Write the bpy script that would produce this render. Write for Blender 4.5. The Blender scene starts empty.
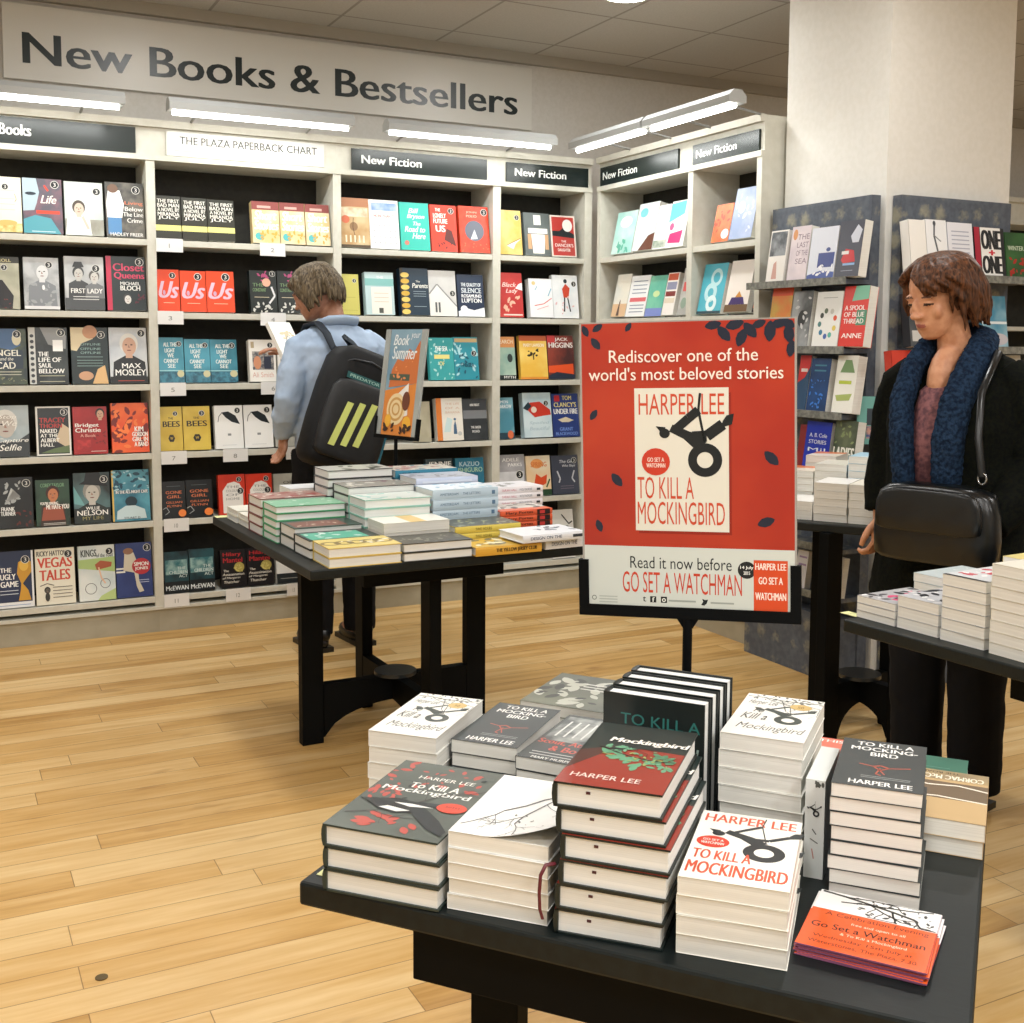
import bpy, bmesh, math, random
from mathutils import Matrix, Vector
R = math.radians
random.seed(7)
scene = bpy.context.scene
C = scene.collection

# ---------------------------------------------------------------- camera, world, lights, exposure
cam_data = bpy.data.cameras.new('camera')
cam = bpy.data.objects.new('camera', cam_data)
C.objects.link(cam)
F_PX, CY = 1149.1, 446.5
yaw, pit, rol = R(26.951), R(5.126), R(.321)
fwd = Vector((math.sin(yaw)*math.cos(pit), math.cos(yaw)*math.cos(pit), -math.sin(pit)))
rgt = Vector((math.cos(yaw), -math.sin(yaw), 0)); upv = rgt.cross(fwd)
r2 = rgt*math.cos(rol)+upv*math.sin(rol); u2 = -rgt*math.sin(rol)+upv*math.cos(rol)
M = Matrix.Identity(4)
for i in range(3):
    M[i][0] = r2[i]; M[i][1] = u2[i]; M[i][2] = -fwd[i]
M[2][3] = 1.38
cam.matrix_world = M
cam_data.sensor_fit = 'HORIZONTAL'; cam_data.sensor_width = 36
cam_data.lens = F_PX*36/1024
cam_data.shift_y = (CY-511.5)/1024
cam_data.clip_start = .05
scene.camera = cam

world = bpy.data.worlds.new('world'); scene.world = world; world.use_nodes = True
world.node_tree.nodes['Background'].inputs[0].default_value = (.9, .95, 1, 1)
world.node_tree.nodes['Background'].inputs[1].default_value = .3
scene.view_settings.view_transform = 'Standard'; scene.view_settings.look = 'None'
scene.view_settings.gamma = 1; scene.view_settings.use_curve_mapping = False
scene.view_settings.exposure = EXPOSURE = 0.32
scene.render.film_transparent = False

STRIP, DOWN = 4., 1.   # watts per metre of strip lamp, downlight factor

# ---------------------------------------------------------------- materials
PAL = dict(W='f2f1ea', K='101314', w='d8d6cc')
def hexc(h):
    h = PAL.get(h, h)
    c = [int(h[i:i+2], 16)/255 for i in (0, 2, 4)]
    return tuple(x/12.92 if x <= .04045 else ((x+.055)/1.055)**2.4 for x in c)+(1,)
MC = {}
def mat(col, rough=.45, col2=None, scale=30., metal=0., stretch=None, lo=.38, hi=.62, bump=0., trans=0., emit=0., spec=.5, detail=3):
    key = (col, rough, col2, scale, metal, stretch, lo, hi, bump, trans, emit, spec, detail)
    if key in MC: return MC[key]
    m = bpy.data.materials.new('paint_'+str(len(MC))); MC[key] = m
    m.use_nodes = True; nt = m.node_tree; b = nt.nodes['Principled BSDF']
    b.inputs['Base Color'].default_value = hexc(col); b.inputs['Roughness'].default_value = rough
    b.inputs['Metallic'].default_value = metal; b.inputs['Specular IOR Level'].default_value = spec
    if trans: b.inputs['Transmission Weight'].default_value = trans
    if emit:
        b.inputs['Emission Color'].default_value = hexc(col); b.inputs['Emission Strength'].default_value = emit
    if col2 or bump:
        tc = nt.nodes.new('ShaderNodeTexCoord'); mp = nt.nodes.new('ShaderNodeMapping'); nz = nt.nodes.new('ShaderNodeTexNoise')
        nt.links.new(tc.outputs['Object'], mp.inputs[0]); nt.links.new(mp.outputs[0], nz.inputs['Vector'])
        if stretch: mp.inputs['Scale'].default_value = stretch
        nz.inputs['Scale'].default_value = scale; nz.inputs['Detail'].default_value = detail
        if col2:
            cr = nt.nodes.new('ShaderNodeValToRGB'); cr.color_ramp.elements[0].position = lo; cr.color_ramp.elements[1].position = hi
            cr.color_ramp.elements[0].color = hexc(col); cr.color_ramp.elements[1].color = hexc(col2)
            nt.links.new(nz.outputs['Fac'], cr.inputs[0]); nt.links.new(cr.outputs[0], b.inputs['Base Color'])
        if bump:
            bp = nt.nodes.new('ShaderNodeBump'); bp.inputs['Strength'].default_value = bump; bp.inputs['Distance'].default_value = .01
            nt.links.new(nz.outputs['Fac'], bp.inputs['Height']); nt.links.new(bp.outputs[0], b.inputs['Normal'])
    return m

# ---------------------------------------------------------------- mesh helpers
class MB:
    def __init__(s): s.v = []; s.f = []; s.m = []; s.mats = []; s.sm = []
    def mi(s, m):
        if m not in s.mats: s.mats.append(m)
        return s.mats.index(m)
    def add(s, vs, fs, m, M=None, smooth=False):
        o = len(s.v); k = s.mi(m)
        s.v += [tuple(M @ Vector(p)) if M else tuple(p) for p in vs]
        for f in fs: s.f.append([o+i for i in f]); s.m.append(k); s.sm.append(smooth)
    def box(s, x0, y0, z0, x1, y1, z1, m, M=None, skip=''):
        v = [(x0,y0,z0),(x1,y0,z0),(x1,y1,z0),(x0,y1,z0),(x0,y0,z1),(x1,y0,z1),(x1,y1,z1),(x0,y1,z1)]
        f = [(0,3,2,1),(4,5,6,7),(0,1,5,4),(1,2,6,5),(2,3,7,6),(3,0,4,7)]
        s.add(v, f, m, M)
    def prism(s, pts, z0, z1, m, M=None):   # outline in xy, extruded in z
        n = len(pts); v = [(x,y,z0) for x,y in pts]+[(x,y,z1) for x,y in pts]
        f = [tuple(reversed(range(n))), tuple(range(n, 2*n))]+[(i, (i+1)%n, n+(i+1)%n, n+i) for i in range(n)]
        s.add(v, f, m, M)
    def cyl(s, x, y, z0, z1, r, m, n=24, M=None, r1=None):
        r1 = r if r1 is None else r1
        v = [(x+r*math.cos(2*math.pi*i/n), y+r*math.sin(2*math.pi*i/n), z0) for i in range(n)]+[(x+r1*math.cos(2*math.pi*i/n), y+r1*math.sin(2*math.pi*i/n), z1) for i in range(n)]
        s.add(v, [tuple(reversed(range(n))), tuple(range(n, 2*n))], m, M)
        s.add(v, [(i, (i+1)%n, n+(i+1)%n, n+i) for i in range(n)], m, M, True)
    def tube(s, pts, rs, m, n=8, M=None, flat=1.):
        pts = [Vector(p) for p in pts]; vs = []; L = len(pts)
        if not isinstance(rs, (list, tuple)): rs = [rs]*L
        side = None
        for i, p in enumerate(pts):
            d = (pts[min(i+1, L-1)]-pts[max(i-1, 0)]).normalized()
            if side is None:
                side = d.orthogonal().normalized() if abs(d.z) > .95 or True else side
            side = (side-d*side.dot(d)).normalized(); b = d.cross(side)
            for k in range(n):
                a = 2*math.pi*k/n
                vs.append(p+side*math.cos(a)*rs[i]+b*math.sin(a)*rs[i]*flat)
        f = [(i*n+k, i*n+(k+1)%n, (i+1)*n+(k+1)%n, (i+1)*n+k) for i in range(L-1) for k in range(n)]
        s.add(vs, f, m, M, True); s.add(vs, [tuple(reversed(range(n))), tuple(range((L-1)*n, L*n))], m, M, True)
    def ell(s, c, r, m, M=None, nu=16, nv=10, rot=None):
        vs = []; c = Vector(c)
        for j in range(nv+1):
            t = math.pi*j/nv
            for i in range(nu):
                a = 2*math.pi*i/nu
                p = Vector((r[0]*math.sin(t)*math.cos(a), r[1]*math.sin(t)*math.sin(a), r[2]*math.cos(t)))
                if rot: p = rot @ p
                vs.append(c+p)
        f = [(j*nu+i, (j+1)*nu+i, (j+1)*nu+(i+1)%nu, j*nu+(i+1)%nu) for j in range(nv) for i in range(nu)]
        s.add(vs, f, m, M, True)
    def build(s, name, parent=None, bevel=0.):
        me = bpy.data.meshes.new(name); me.from_pydata(s.v, [], s.f)
        for m in s.mats: me.materials.append(m)
        me.polygons.foreach_set('material_index', s.m); me.polygons.foreach_set('use_smooth', s.sm); me.update()
        o = bpy.data.objects.new(name, me); C.objects.link(o)
        if parent: o.parent = parent
        if bevel:
            b = o.modifiers.new('bevel', 'BEVEL'); b.width = bevel; b.segments = 2; b.limit_method = 'ANGLE'
        return o
def tag(o, label=None, cat=None, group=None, kind=None):
    if label: o['label'] = label
    if cat: o['category'] = cat
    if group: o['group'] = group
    if kind: o['kind'] = kind
    return o
def empty(name, loc, rz=0):
    o = bpy.data.objects.new(name, None); C.objects.link(o); o.location = loc; o.rotation_euler = (0, 0, rz); o.empty_display_size = .1
    return o
def struct(mb, name, kind='structure'):
    o = mb.build(name); o['kind'] = kind; return o

# text outlines, cached
TC = {}
def text_geo(s, bold=0., shear=0.):
    key = (s, bold, shear)
    if key in TC: return TC[key]
    cu = bpy.data.curves.new('txt', 'FONT'); cu.body = s; cu.resolution_u = 3; cu.shear = shear; cu.offset = bold; cu.fill_mode = 'FRONT'
    o = bpy.data.objects.new('txt', cu); C.objects.link(o)
    dg = bpy.context.evaluated_depsgraph_get(); dg.update(); ev = o.evaluated_get(dg); me = ev.to_mesh()
    v = [tuple(p.co) for p in me.vertices]; f = [tuple(p.vertices) for p in me.polygons]
    ev.to_mesh_clear(); bpy.data.objects.remove(o); bpy.data.curves.remove(cu)
    if v:
        x0 = min(p[0] for p in v); x1 = max(p[0] for p in v); y0 = min(p[1] for p in v); y1 = max(p[1] for p in v)
        v = [((p[0]-x0)/max(x1-x0, 1e-6), (p[1]-y0)/max(y1-y0, 1e-6)) for p in v]
        # faces wound upward
        out = []
        for q in f:
            a = sum(v[q[i]][0]*v[q[(i+1) % len(q)]][1]-v[q[(i+1) % len(q)]][0]*v[q[i]][1] for i in range(len(q)))
            out.append(q if a > 0 else tuple(reversed(q)))
        f = out
    TC[key] = (v, f); return TC[key]

GLOSS = .32
def leaf_pts(cx, cy, L, W, ang, asp):
    pts = []
    for i in range(10):
        t = i/10*2*math.pi; x = math.cos(t)*L/2; y = math.sin(t)*W/2*(1-abs(math.cos(t))**3*.5)
        a = ang; pts.append((cx+(x*math.cos(a)-y*math.sin(a)), cy+(x*math.sin(a)+y*math.cos(a))*asp))
    return pts
def draw(mb, Mx, w, h, ops, step=.00018, rough=GLOSS):
    """paints flat cover art (ops in 0..1 cover coordinates, y up) as thin layers just above the cover plane z=0 of Mx"""
    asp = w/h; layers = []
    def span(op):
        k = op[0]
        if k in 'BXF': return (0, 0, 1, 1) if k != 'X' else (op[3]-op[7], op[4]-op[7], op[5]+op[7], op[6]+op[7])
        if k in 'RM': return op[1:5]
        if k == 'T': return op[2:6]
        if k in 'PL': xs = [q[0] for q in op[1]]; ys = [q[1] for q in op[1]]; e = .03; return (min(xs)-e, min(ys)-e, max(xs)+e, max(ys)+e)
        if k == 'E': ry = op[4] if op[4] is not None else op[3]*asp; return (op[1]-op[3], op[2]-ry, op[1]+op[3], op[2]+ry)
        if k == 'K': r = op[3] if len(op) > 3 else .11; return (op[1]-r, op[2]-r*asp, op[1]+r, op[2]+r*asp)
        return (op[1]-op[3], op[2]-op[3]*asp, op[1]+op[3], op[2]+op[3]*asp)
    def poly(pts, m, zz):
        ar = sum(pts[i][0]*pts[(i+1) % len(pts)][1]-pts[(i+1) % len(pts)][0]*pts[i][1] for i in range(len(pts)))
        if ar < 0: pts = pts[::-1]
        mb.add([(x*w, y*h, zz) for x, y in pts], [tuple(range(len(pts)))], m, Mx)
    def line(pts, wd, m, zz):
        for (x0, y0), (x1, y1) in zip(pts[:-1], pts[1:]):
            dx, dy = (x1-x0)*w, (y1-y0)*h; L = math.hypot(dx, dy) or 1
            nx, ny = -dy/L*wd*w/2/w, dx/L*wd*w/2/h
            poly([(x0+nx, y0+ny), (x0-nx, y0-ny), (x1-nx, y1-ny), (x1+nx, y1+ny)], m, zz)
    def ellp(cx, cy, rx, m, zz, ry=None, n=20):
        ry = rx*asp if ry is None else ry
        poly([(cx+rx*math.cos(2*math.pi*i/n), cy+ry*math.sin(2*math.pi*i/n)) for i in range(n)], m, zz)
    for op in ops:
        k = op[0]; bb = span(op)
        z = step+max([0]+[t for q, t, lk in layers if not (k == 'L' and lk == 'L') and q[0] < bb[2] and bb[0] < q[2] and q[1] < bb[3] and bb[1] < q[3]])
        if k == 'B':
            m = mat(op[1], rough, op[2] if len(op) > 2 else None, op[3] if len(op) > 3 else 30.)
            poly([(0, 0), (1, 0), (1, 1), (0, 1)], m, z)
        elif k == 'R': poly([(op[1], op[2]), (op[3], op[2]), (op[3], op[4]), (op[1], op[4])], mat(op[5], rough), z)
        elif k == 'M': poly([(op[1], op[2]), (op[3], op[2]), (op[3], op[4]), (op[1], op[4])], mat(op[5], rough, op[6], op[7] if len(op) > 7 else 60.), z)
        elif k == 'E': ellp(op[1], op[2], op[3], mat(op[5], rough), z, op[4])
        elif k == 'P': poly(list(op[1]), mat(op[2], rough), z)
        elif k == 'L': line(op[1], op[2], mat(op[3], rough), z)
        elif k == 'T':
            bo = op[7] if len(op) > 7 else 0.; v, f = text_geo(op[1], 0., op[8] if len(op) > 8 else 0.)
            x0, y0, x1, y1 = op[2:6]; e = bo*(y1-y0)*h/w*1.3
            for q, dx in enumerate((-e, 0, e) if bo > 0 else (0,)):
                mb.add([((x0+dx+p[0]*(x1-x0))*w, (y0+p[1]*(y1-y0))*h, z+step*.1*q) for p in v], f, mat(op[6], rough), Mx)
        elif k == 'K':    # round offer sticker
            r = op[3] if len(op) > 3 else .11
            ellp(op[1], op[2], r, mat('d9d9d2', rough), z); ellp(op[1], op[2], r*.86, mat('1b1f22', rough), z+step*.5)
            v, f = text_geo('3'); mb.add([((op[1]-.3*r+p[0]*.6*r)*w, (op[2]+(-.5+p[1])*r*asp)*h, z+step) for p in v], f, mat('e5e5df', rough), Mx)
            z += step
        elif k == 'X':    # scattered blots
            rn = random.Random(op[1])
            for i in range(op[2]):
                x = rn.uniform(op[3], op[5]); y = rn.uniform(op[4], op[6])
                L = op[7]*rn.uniform(.5, 1.3)
                poly([(min(1, max(0, a)), min(1, max(0, b))) for a, b in leaf_pts(x, y, L, L*.5, rn.uniform(0, 3.1), asp)], mat(op[8], rough), z+step*.02*i)
            z += step*.02*op[2]
        elif k == 'F':    # portrait: head, hair, shoulders
            cx, cy, r, skin, hair, coat = op[1:7]
            if coat:
                poly([(max(0, cx-r*2.1), 0), (min(1, cx+r*2.1), 0), (min(1, cx+r*1.9), max(.02, cy-r*2.1*asp)), (cx+r*.5, cy-r*1.3*asp), (cx-r*.5, cy-r*1.3*asp), (max(0, cx-r*1.9), max(.02, cy-r*2.1*asp))], mat(coat, rough), z)
                poly([(cx-r*.42, cy-r*1.6*asp), (cx+r*.42, cy-r*1.6*asp), (cx+r*.4, cy-r*.6*asp), (cx-r*.4, cy-r*.6*asp)], mat(skin, rough), z+step*.3)
            ellp(cx, cy+r*.25*asp, r*1.12, mat(hair, rough), z+step*.5, r*1.3*asp); ellp(cx+r*.05, cy-r*.12*asp, r*.84, mat(skin, rough), z+step*.8, r*1.15*asp)
            z += step
            for sx in (-.33, .33): ellp(cx+sx*r, cy+r*.08*asp, r*.15, mat('241d1b', rough), z+step*.4, r*.08*asp, 8)
            ellp(cx+r*.02, cy-r*.62*asp, r*.28, mat('7a3f38', rough), z+step*.4, r*.07*asp, 8)
            poly([(cx-r*.03, cy+r*.1*asp), (cx+r*.16, cy-r*.3*asp), (cx-r*.1, cy-r*.28*asp)], mat('9a7565', rough), z+step*.4)
            z += step
        elif k == 'O':    # ring
            cx, cy, ro, ri = op[1:5]; n = 28
            for i in range(n):
                a, b = 2*math.pi*i/n, 2*math.pi*(i+1)/n
                poly([(cx+ro*math.cos(a), cy+ro*asp*math.sin(a)), (cx+ro*math.cos(b), cy+ro*asp*math.sin(b)), (cx+ri*math.cos(b), cy+ri*asp*math.sin(b)), (cx+ri*math.cos(a), cy+ri*asp*math.sin(a))], mat(op[5], rough), z)
        layers.append((bb, z+(step if k in 'XKF' else 0), k))

BOOKS=[('w', 1, 1, 'cream_gold', 0.263, 5.565, 1.85, 0.135, 0.247, 0.03),
('w', 1, 1, 'teal_face', 0.404, 5.565, 1.85, 0.163, 0.249, 0.03),
('w', 1, 1, 'pale_woman', 0.577, 5.565, 1.85, 0.164, 0.245, 0.03),
('w', 1, 1, 'jeans_girl', 0.752, 5.565, 1.85, 0.169, 0.255, 0.03),
('w', 1, 2, 'dark_suit', 0.252, 5.565, 1.515, 0.127, 0.233, 0.03),
('w', 1, 2, 'silver_portrait', 0.397, 5.565, 1.515, 0.147, 0.235, 0.03),
('w', 1, 2, 'bw_couple', 0.568, 5.565, 1.515, 0.169, 0.246, 0.03),
('w', 1, 2, 'closet', 0.748, 5.565, 1.515, 0.173, 0.253, 0.035),
('w', 1, 3, 'angel', 0.242, 5.565, 1.18, 0.157, 0.251, 0.03),
('w', 1, 3, 'bellow', 0.409, 5.565, 1.18, 0.163, 0.258, 0.03),
('w', 1, 3, 'offline', 0.587, 5.565, 1.18, 0.16, 0.26, 0.03),
('w', 1, 3, 'mosley', 0.753, 5.565, 1.18, 0.167, 0.261, 0.03),
('w', 1, 4, 'selfie', 0.231, 5.565, 0.857, 0.168, 0.232, 0.03),
('w', 1, 4, 'thorn', 0.429, 5.565, 0.857, 0.146, 0.224, 0.03),
('w', 1, 4, 'redcomic', 0.586, 5.565, 0.857, 0.148, 0.22, 0.03),
('w', 1, 4, 'orange_guitar', 0.753, 5.565, 0.857, 0.166, 0.233, 0.035),
('w', 1, 5, 'frank', 0.245, 5.565, 0.535, 0.161, 0.229, 0.03),
('w', 1, 5, 'hate', 0.418, 5.565, 0.535, 0.144, 0.212, 0.03),
('w', 1, 5, 'willie', 0.58, 5.565, 0.535, 0.159, 0.236, 0.03),
('w', 1, 5, 'cafe', 0.748, 5.565, 0.535, 0.169, 0.24, 0.035),
('w', 1, 6, 'ugly', 0.234, 5.565, 0.172, 0.165, 0.256, 0.03),
('w', 1, 6, 'vegas', 0.408, 5.565, 0.172, 0.168, 0.256, 0.03),
('w', 1, 6, 'kings', 0.592, 5.565, 0.172, 0.161, 0.256, 0.03),
('w', 1, 6, 'cricket', 0.758, 5.565, 0.172, 0.163, 0.256, 0.03),
('w', 2, 1, 'firstman', 0.971, 5.565, 1.85, 0.116, 0.208, 0.02),
('w', 2, 1, 'firstman', 1.091, 5.565, 1.85, 0.117, 0.204, 0.03),
('w', 2, 1, 'firstman', 1.211, 5.565, 1.85, 0.127, 0.2, 0.04),
('w', 2, 1, 'short', 1.424, 5.565, 1.85, 0.133, 0.205, 0.07),
('w', 2, 1, 'short', 1.561, 5.565, 1.85, 0.123, 0.206, 0.05),
('w', 2, 1, 'short', 1.689, 5.565, 1.85, 0.123, 0.206, 0.05),
('w', 2, 2, 'us', 0.973, 5.565, 1.515, 0.101, 0.2, 0.03),
('w', 2, 2, 'us', 1.078, 5.565, 1.515, 0.119, 0.197, 0.03),
('w', 2, 2, 'us', 1.2, 5.565, 1.515, 0.132, 0.199, 0.03),
('w', 2, 2, 'floral', 1.409, 5.565, 1.515, 0.131, 0.208, 0.04),
('w', 2, 2, 'floral', 1.545, 5.565, 1.515, 0.121, 0.21, 0.04),
('w', 2, 3, 'light', 0.973, 5.565, 1.18, 0.115, 0.217, 0.03),
('w', 2, 3, 'light', 1.092, 5.565, 1.18, 0.119, 0.21, 0.03),
('w', 2, 3, 'light', 1.213, 5.565, 1.18, 0.128, 0.209, 0.03),
('w', 2, 3, 'smith', 1.4, 5.565, 1.18, 0.131, 0.207, 0.05),
('w', 2, 3, 'smith', 1.54, 5.565, 1.18, 0.127, 0.206, 0.05),
('w', 2, 4, 'bees', 0.971, 5.565, 0.857, 0.104, 0.211, 0.04),
('w', 2, 4, 'bees', 1.079, 5.565, 0.857, 0.127, 0.211, 0.04),
('w', 2, 4, 'hair', 1.228, 5.565, 0.857, 0.136, 0.212, 0.04),
('w', 2, 4, 'hair', 1.37, 5.565, 0.857, 0.141, 0.212, 0.04),
('w', 2, 4, 'greybook', 1.521, 5.565, 0.857, 0.127, 0.202, 0.04),
('w', 2, 5, 'gone', 0.975, 5.565, 0.535, 0.107, 0.178, 0.03),
('w', 2, 5, 'gone', 1.086, 5.565, 0.535, 0.124, 0.18, 0.03),
('w', 2, 5, 'redwhite', 1.241, 5.565, 0.535, 0.129, 0.197, 0.035),
('w', 2, 5, 'redwhite', 1.375, 5.565, 0.535, 0.13, 0.195, 0.035),
('w', 2, 5, 'greybook', 1.514, 5.565, 0.535, 0.12, 0.189, 0.04),
('w', 2, 6, 'act', 0.977, 5.565, 0.172, 0.113, 0.2, 0.03),
('w', 2, 6, 'act', 1.094, 5.565, 0.172, 0.12, 0.205, 0.03),
('w', 2, 6, 'mantel', 1.245, 5.565, 0.172, 0.125, 0.188, 0.04),
('w', 2, 6, 'mantel', 1.374, 5.565, 0.172, 0.133, 0.188, 0.04),
('w', 2, 6, 'dovebook', 1.52, 5.565, 0.172, 0.126, 0.187, 0.04),
('w', 3, 1, 'sepia', 1.869, 5.565, 1.85, 0.153, 0.252, 0.04),
('w', 3, 1, 'calendar', 2.024, 5.565, 1.85, 0.157, 0.252, 0.03),
('w', 3, 1, 'tealscript', 2.189, 5.565, 1.85, 0.161, 0.249, 0.03),
('w', 3, 1, 'redus', 2.358, 5.565, 1.85, 0.148, 0.246, 0.03),
('w', 3, 1, 'redmoon', 2.522, 5.565, 1.85, 0.173, 0.249, 0.035),
('w', 3, 2, 'yellow', 1.864, 5.565, 1.515, 0.1, 0.207, 0.03),
('w', 3, 2, 'hotel', 1.998, 5.565, 1.515, 0.155, 0.22, 0.04),
('w', 3, 2, 'parents', 2.19, 5.565, 1.515, 0.157, 0.247, 0.05),
('w', 3, 2, 'whitehouse', 2.349, 5.565, 1.515, 0.154, 0.242, 0.03),
('w', 3, 2, 'silence', 2.511, 5.565, 1.515, 0.153, 0.226, 0.03),
('w', 3, 3, 'scarlett', 1.983, 5.565, 1.18, 0.117, 0.224, 0.03),
('w', 3, 3, 'tealmap', 2.349, 5.565, 1.18, 0.141, 0.226, 0.03),
('w', 3, 3, 'tealmap2', 2.492, 5.565, 1.18, 0.141, 0.23, 0.03),
('w', 3, 4, 'whiteplain', 2.024, 5.565, 0.857, 0.074, 0.234, 0.03),
('w', 3, 4, 'beigeplain', 2.261, 5.565, 0.857, 0.094, 0.214, 0.03),
('w', 3, 4, 'whitelady', 2.391, 5.565, 0.857, 0.151, 0.227, 0.05),
('w', 3, 4, 'charcoal', 2.546, 5.565, 0.857, 0.141, 0.224, 0.03),
('w', 3, 5, 'jennie', 2.334, 5.565, 0.535, 0.154, 0.23, 0.03),
('w', 3, 5, 'kazuo', 2.504, 5.565, 0.535, 0.167, 0.228, 0.03),
('w', 4, 1, 'gold', 2.753, 5.565, 1.85, 0.136, 0.242, 0.03),
('w', 4, 1, 'greybottle', 2.907, 5.565, 1.85, 0.158, 0.236, 0.03),
('w', 4, 1, 'redblack', 3.07, 5.565, 1.85, 0.156, 0.231, 0.03),
('w', 4, 2, 'redlady', 2.755, 5.565, 1.515, 0.143, 0.244, 0.03),
('w', 4, 2, 'splash', 2.94, 5.565, 1.515, 0.144, 0.215, 0.06),
('w', 4, 2, 'redfigure', 3.086, 5.565, 1.515, 0.16, 0.241, 0.03),
('w', 4, 3, 'sand', 2.749, 5.565, 1.18, 0.106, 0.234, 0.03),
('w', 4, 3, 'sunset', 2.884, 5.565, 1.18, 0.169, 0.241, 0.03),
('w', 4, 3, 'higgins', 3.058, 5.565, 1.18, 0.166, 0.243, 0.03),
('w', 4, 4, 'bluebook', 2.749, 5.565, 0.857, 0.099, 0.227, 0.03),
('w', 4, 4, 'redbird', 2.908, 5.565, 0.857, 0.176, 0.248, 0.05),
('w', 4, 4, 'clancy', 3.09, 5.565, 0.857, 0.168, 0.243, 0.03),
('w', 4, 5, 'silvermoor', 2.751, 5.565, 0.535, 0.17, 0.235, 0.03),
('w', 4, 5, 'tulip', 2.929, 5.565, 0.535, 0.152, 0.223, 0.03),
('w', 4, 5, 'slate', 3.09, 5.565, 0.535, 0.169, 0.219, 0.03),
('w', 4, 6, 'whitecat', 3.09, 5.565, 0.172, 0.147, 0.273, 0.03),
('g', 5, 1, 'aqua_pale', 3.335, 5.388, 1.851, 0.198, 0.23, 0.05),
('g', 5, 1, 'whitebrown', 3.335, 5.18, 1.851, 0.186, 0.251, 0.07),
('g', 5, 1, 'whitegreen', 3.335, 4.989, 1.851, 0.108, 0.229, 0.05),
('g', 5, 1, 'aquapink', 3.335, 4.876, 1.851, 0.154, 0.237, 0.05),
('g', 6, 1, 'orangedot', 3.335, 4.492, 1.851, 0.128, 0.181, 0.04),
('g', 6, 1, 'bluegrey', 3.335, 4.357, 1.851, 0.162, 0.238, 0.06),
('g', 5, 2, 'beigefig', 3.335, 5.38, 1.516, 0.139, 0.232, 0.05),
('g', 5, 2, 'whitered', 3.335, 5.236, 1.516, 0.179, 0.219, 0.04),
('g', 5, 2, 'greensea', 3.335, 5.052, 1.516, 0.15, 0.213, 0.03),
('g', 5, 2, 'stripes', 3.335, 4.895, 1.516, 0.099, 0.217, 0.05),
('g', 5, 2, 'greyred', 3.335, 4.761, 1.516, 0.078, 0.237, 0.04),
('g', 6, 2, 'aquaface', 3.335, 4.594, 1.516, 0.183, 0.242, 0.05),
('g', 6, 2, 'whiteship', 3.335, 4.382, 1.516, 0.168, 0.242, 0.07),
('g', 6, 2, 'orangeblack', 3.335, 4.176, 1.516, 0.011, 0.21, 0.04),
('k', 7, 1, 'catcover', 3.235, 3.962, 1.642, 0.112, 0.221, 0.05),
('k', 7, 1, 'lilac', 3.235, 3.827, 1.642, 0.116, 0.228, 0.04),
('k', 7, 1, 'whiteblue', 3.235, 3.703, 1.642, 0.156, 0.213, 0.03),
('k', 7, 1, 'darkshirt', 3.235, 3.54, 1.642, 0.131, 0.224, 0.06),
('k', 7, 2, 'orangegreen', 3.235, 3.946, 1.368, 0.131, 0.255, 0.04),
('k', 7, 2, 'bwphoto', 3.235, 3.807, 1.368, 0.118, 0.233, 0.05),
('k', 7, 2, 'colourwheel', 3.235, 3.662, 1.368, 0.149, 0.225, 0.05),
('k', 7, 2, 'redgreen', 3.235, 3.508, 1.368, 0.137, 0.241, 0.05),
('k', 7, 3, 'redblue', 3.235, 3.755, 1.105, 0.066, 0.231, 0.03),
('k', 7, 3, 'nightblue', 3.235, 3.684, 1.105, 0.114, 0.218, 0.05),
('k', 7, 3, 'whitegreen2', 3.235, 3.534, 1.105, 0.115, 0.232, 0.07),
('k', 7, 4, 'reddark', 3.235, 3.743, 0.832, 0.032, 0.216, 0.03),
('k', 7, 4, 'royal', 3.235, 3.703, 0.832, 0.147, 0.231, 0.05),
('k', 7, 4, 'ladies', 3.235, 3.537, 0.832, 0.124, 0.245, 0.06),
('k', 7, 6, 'mauve', 3.235, 3.728, 0.36, 0.066, 0.16, 0.03),
('k', 7, 6, 'orchard', 3.235, 3.551, 0.36, 0.096, 0.167, 0.03),
('r', 8, 1, 'whitepages', 3.408, 3.3, 1.655, 0.088, 0.21, 0.05),
('r', 8, 1, 'inkfigure', 3.498, 3.3, 1.655, 0.111, 0.215, 0.05),
('r', 8, 1, 'textpage', 3.615, 3.3, 1.655, 0.139, 0.212, 0.03),
('r', 8, 1, 'oneone', 3.763, 3.3, 1.655, 0.17, 0.199, 0.04),
('r', 8, 1, 'holly', 3.939, 3.3, 1.655, 0.131, 0.186, 0.04),
('r', 8, 2, 'darkface', 3.417, 3.3, 1.37, 0.116, 0.213, 0.04),
('r', 8, 2, 'bluewhale', 3.819, 3.3, 1.37, 0.143, 0.211, 0.04),
('r', 8, 3, 'redwhite2', 3.349, 3.3, 1.11, 0.104, 0.249, 0.04),
('r', 8, 3, 'palegrey', 3.92, 3.3, 1.11, 0.153, 0.23, 0.04)]
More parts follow.
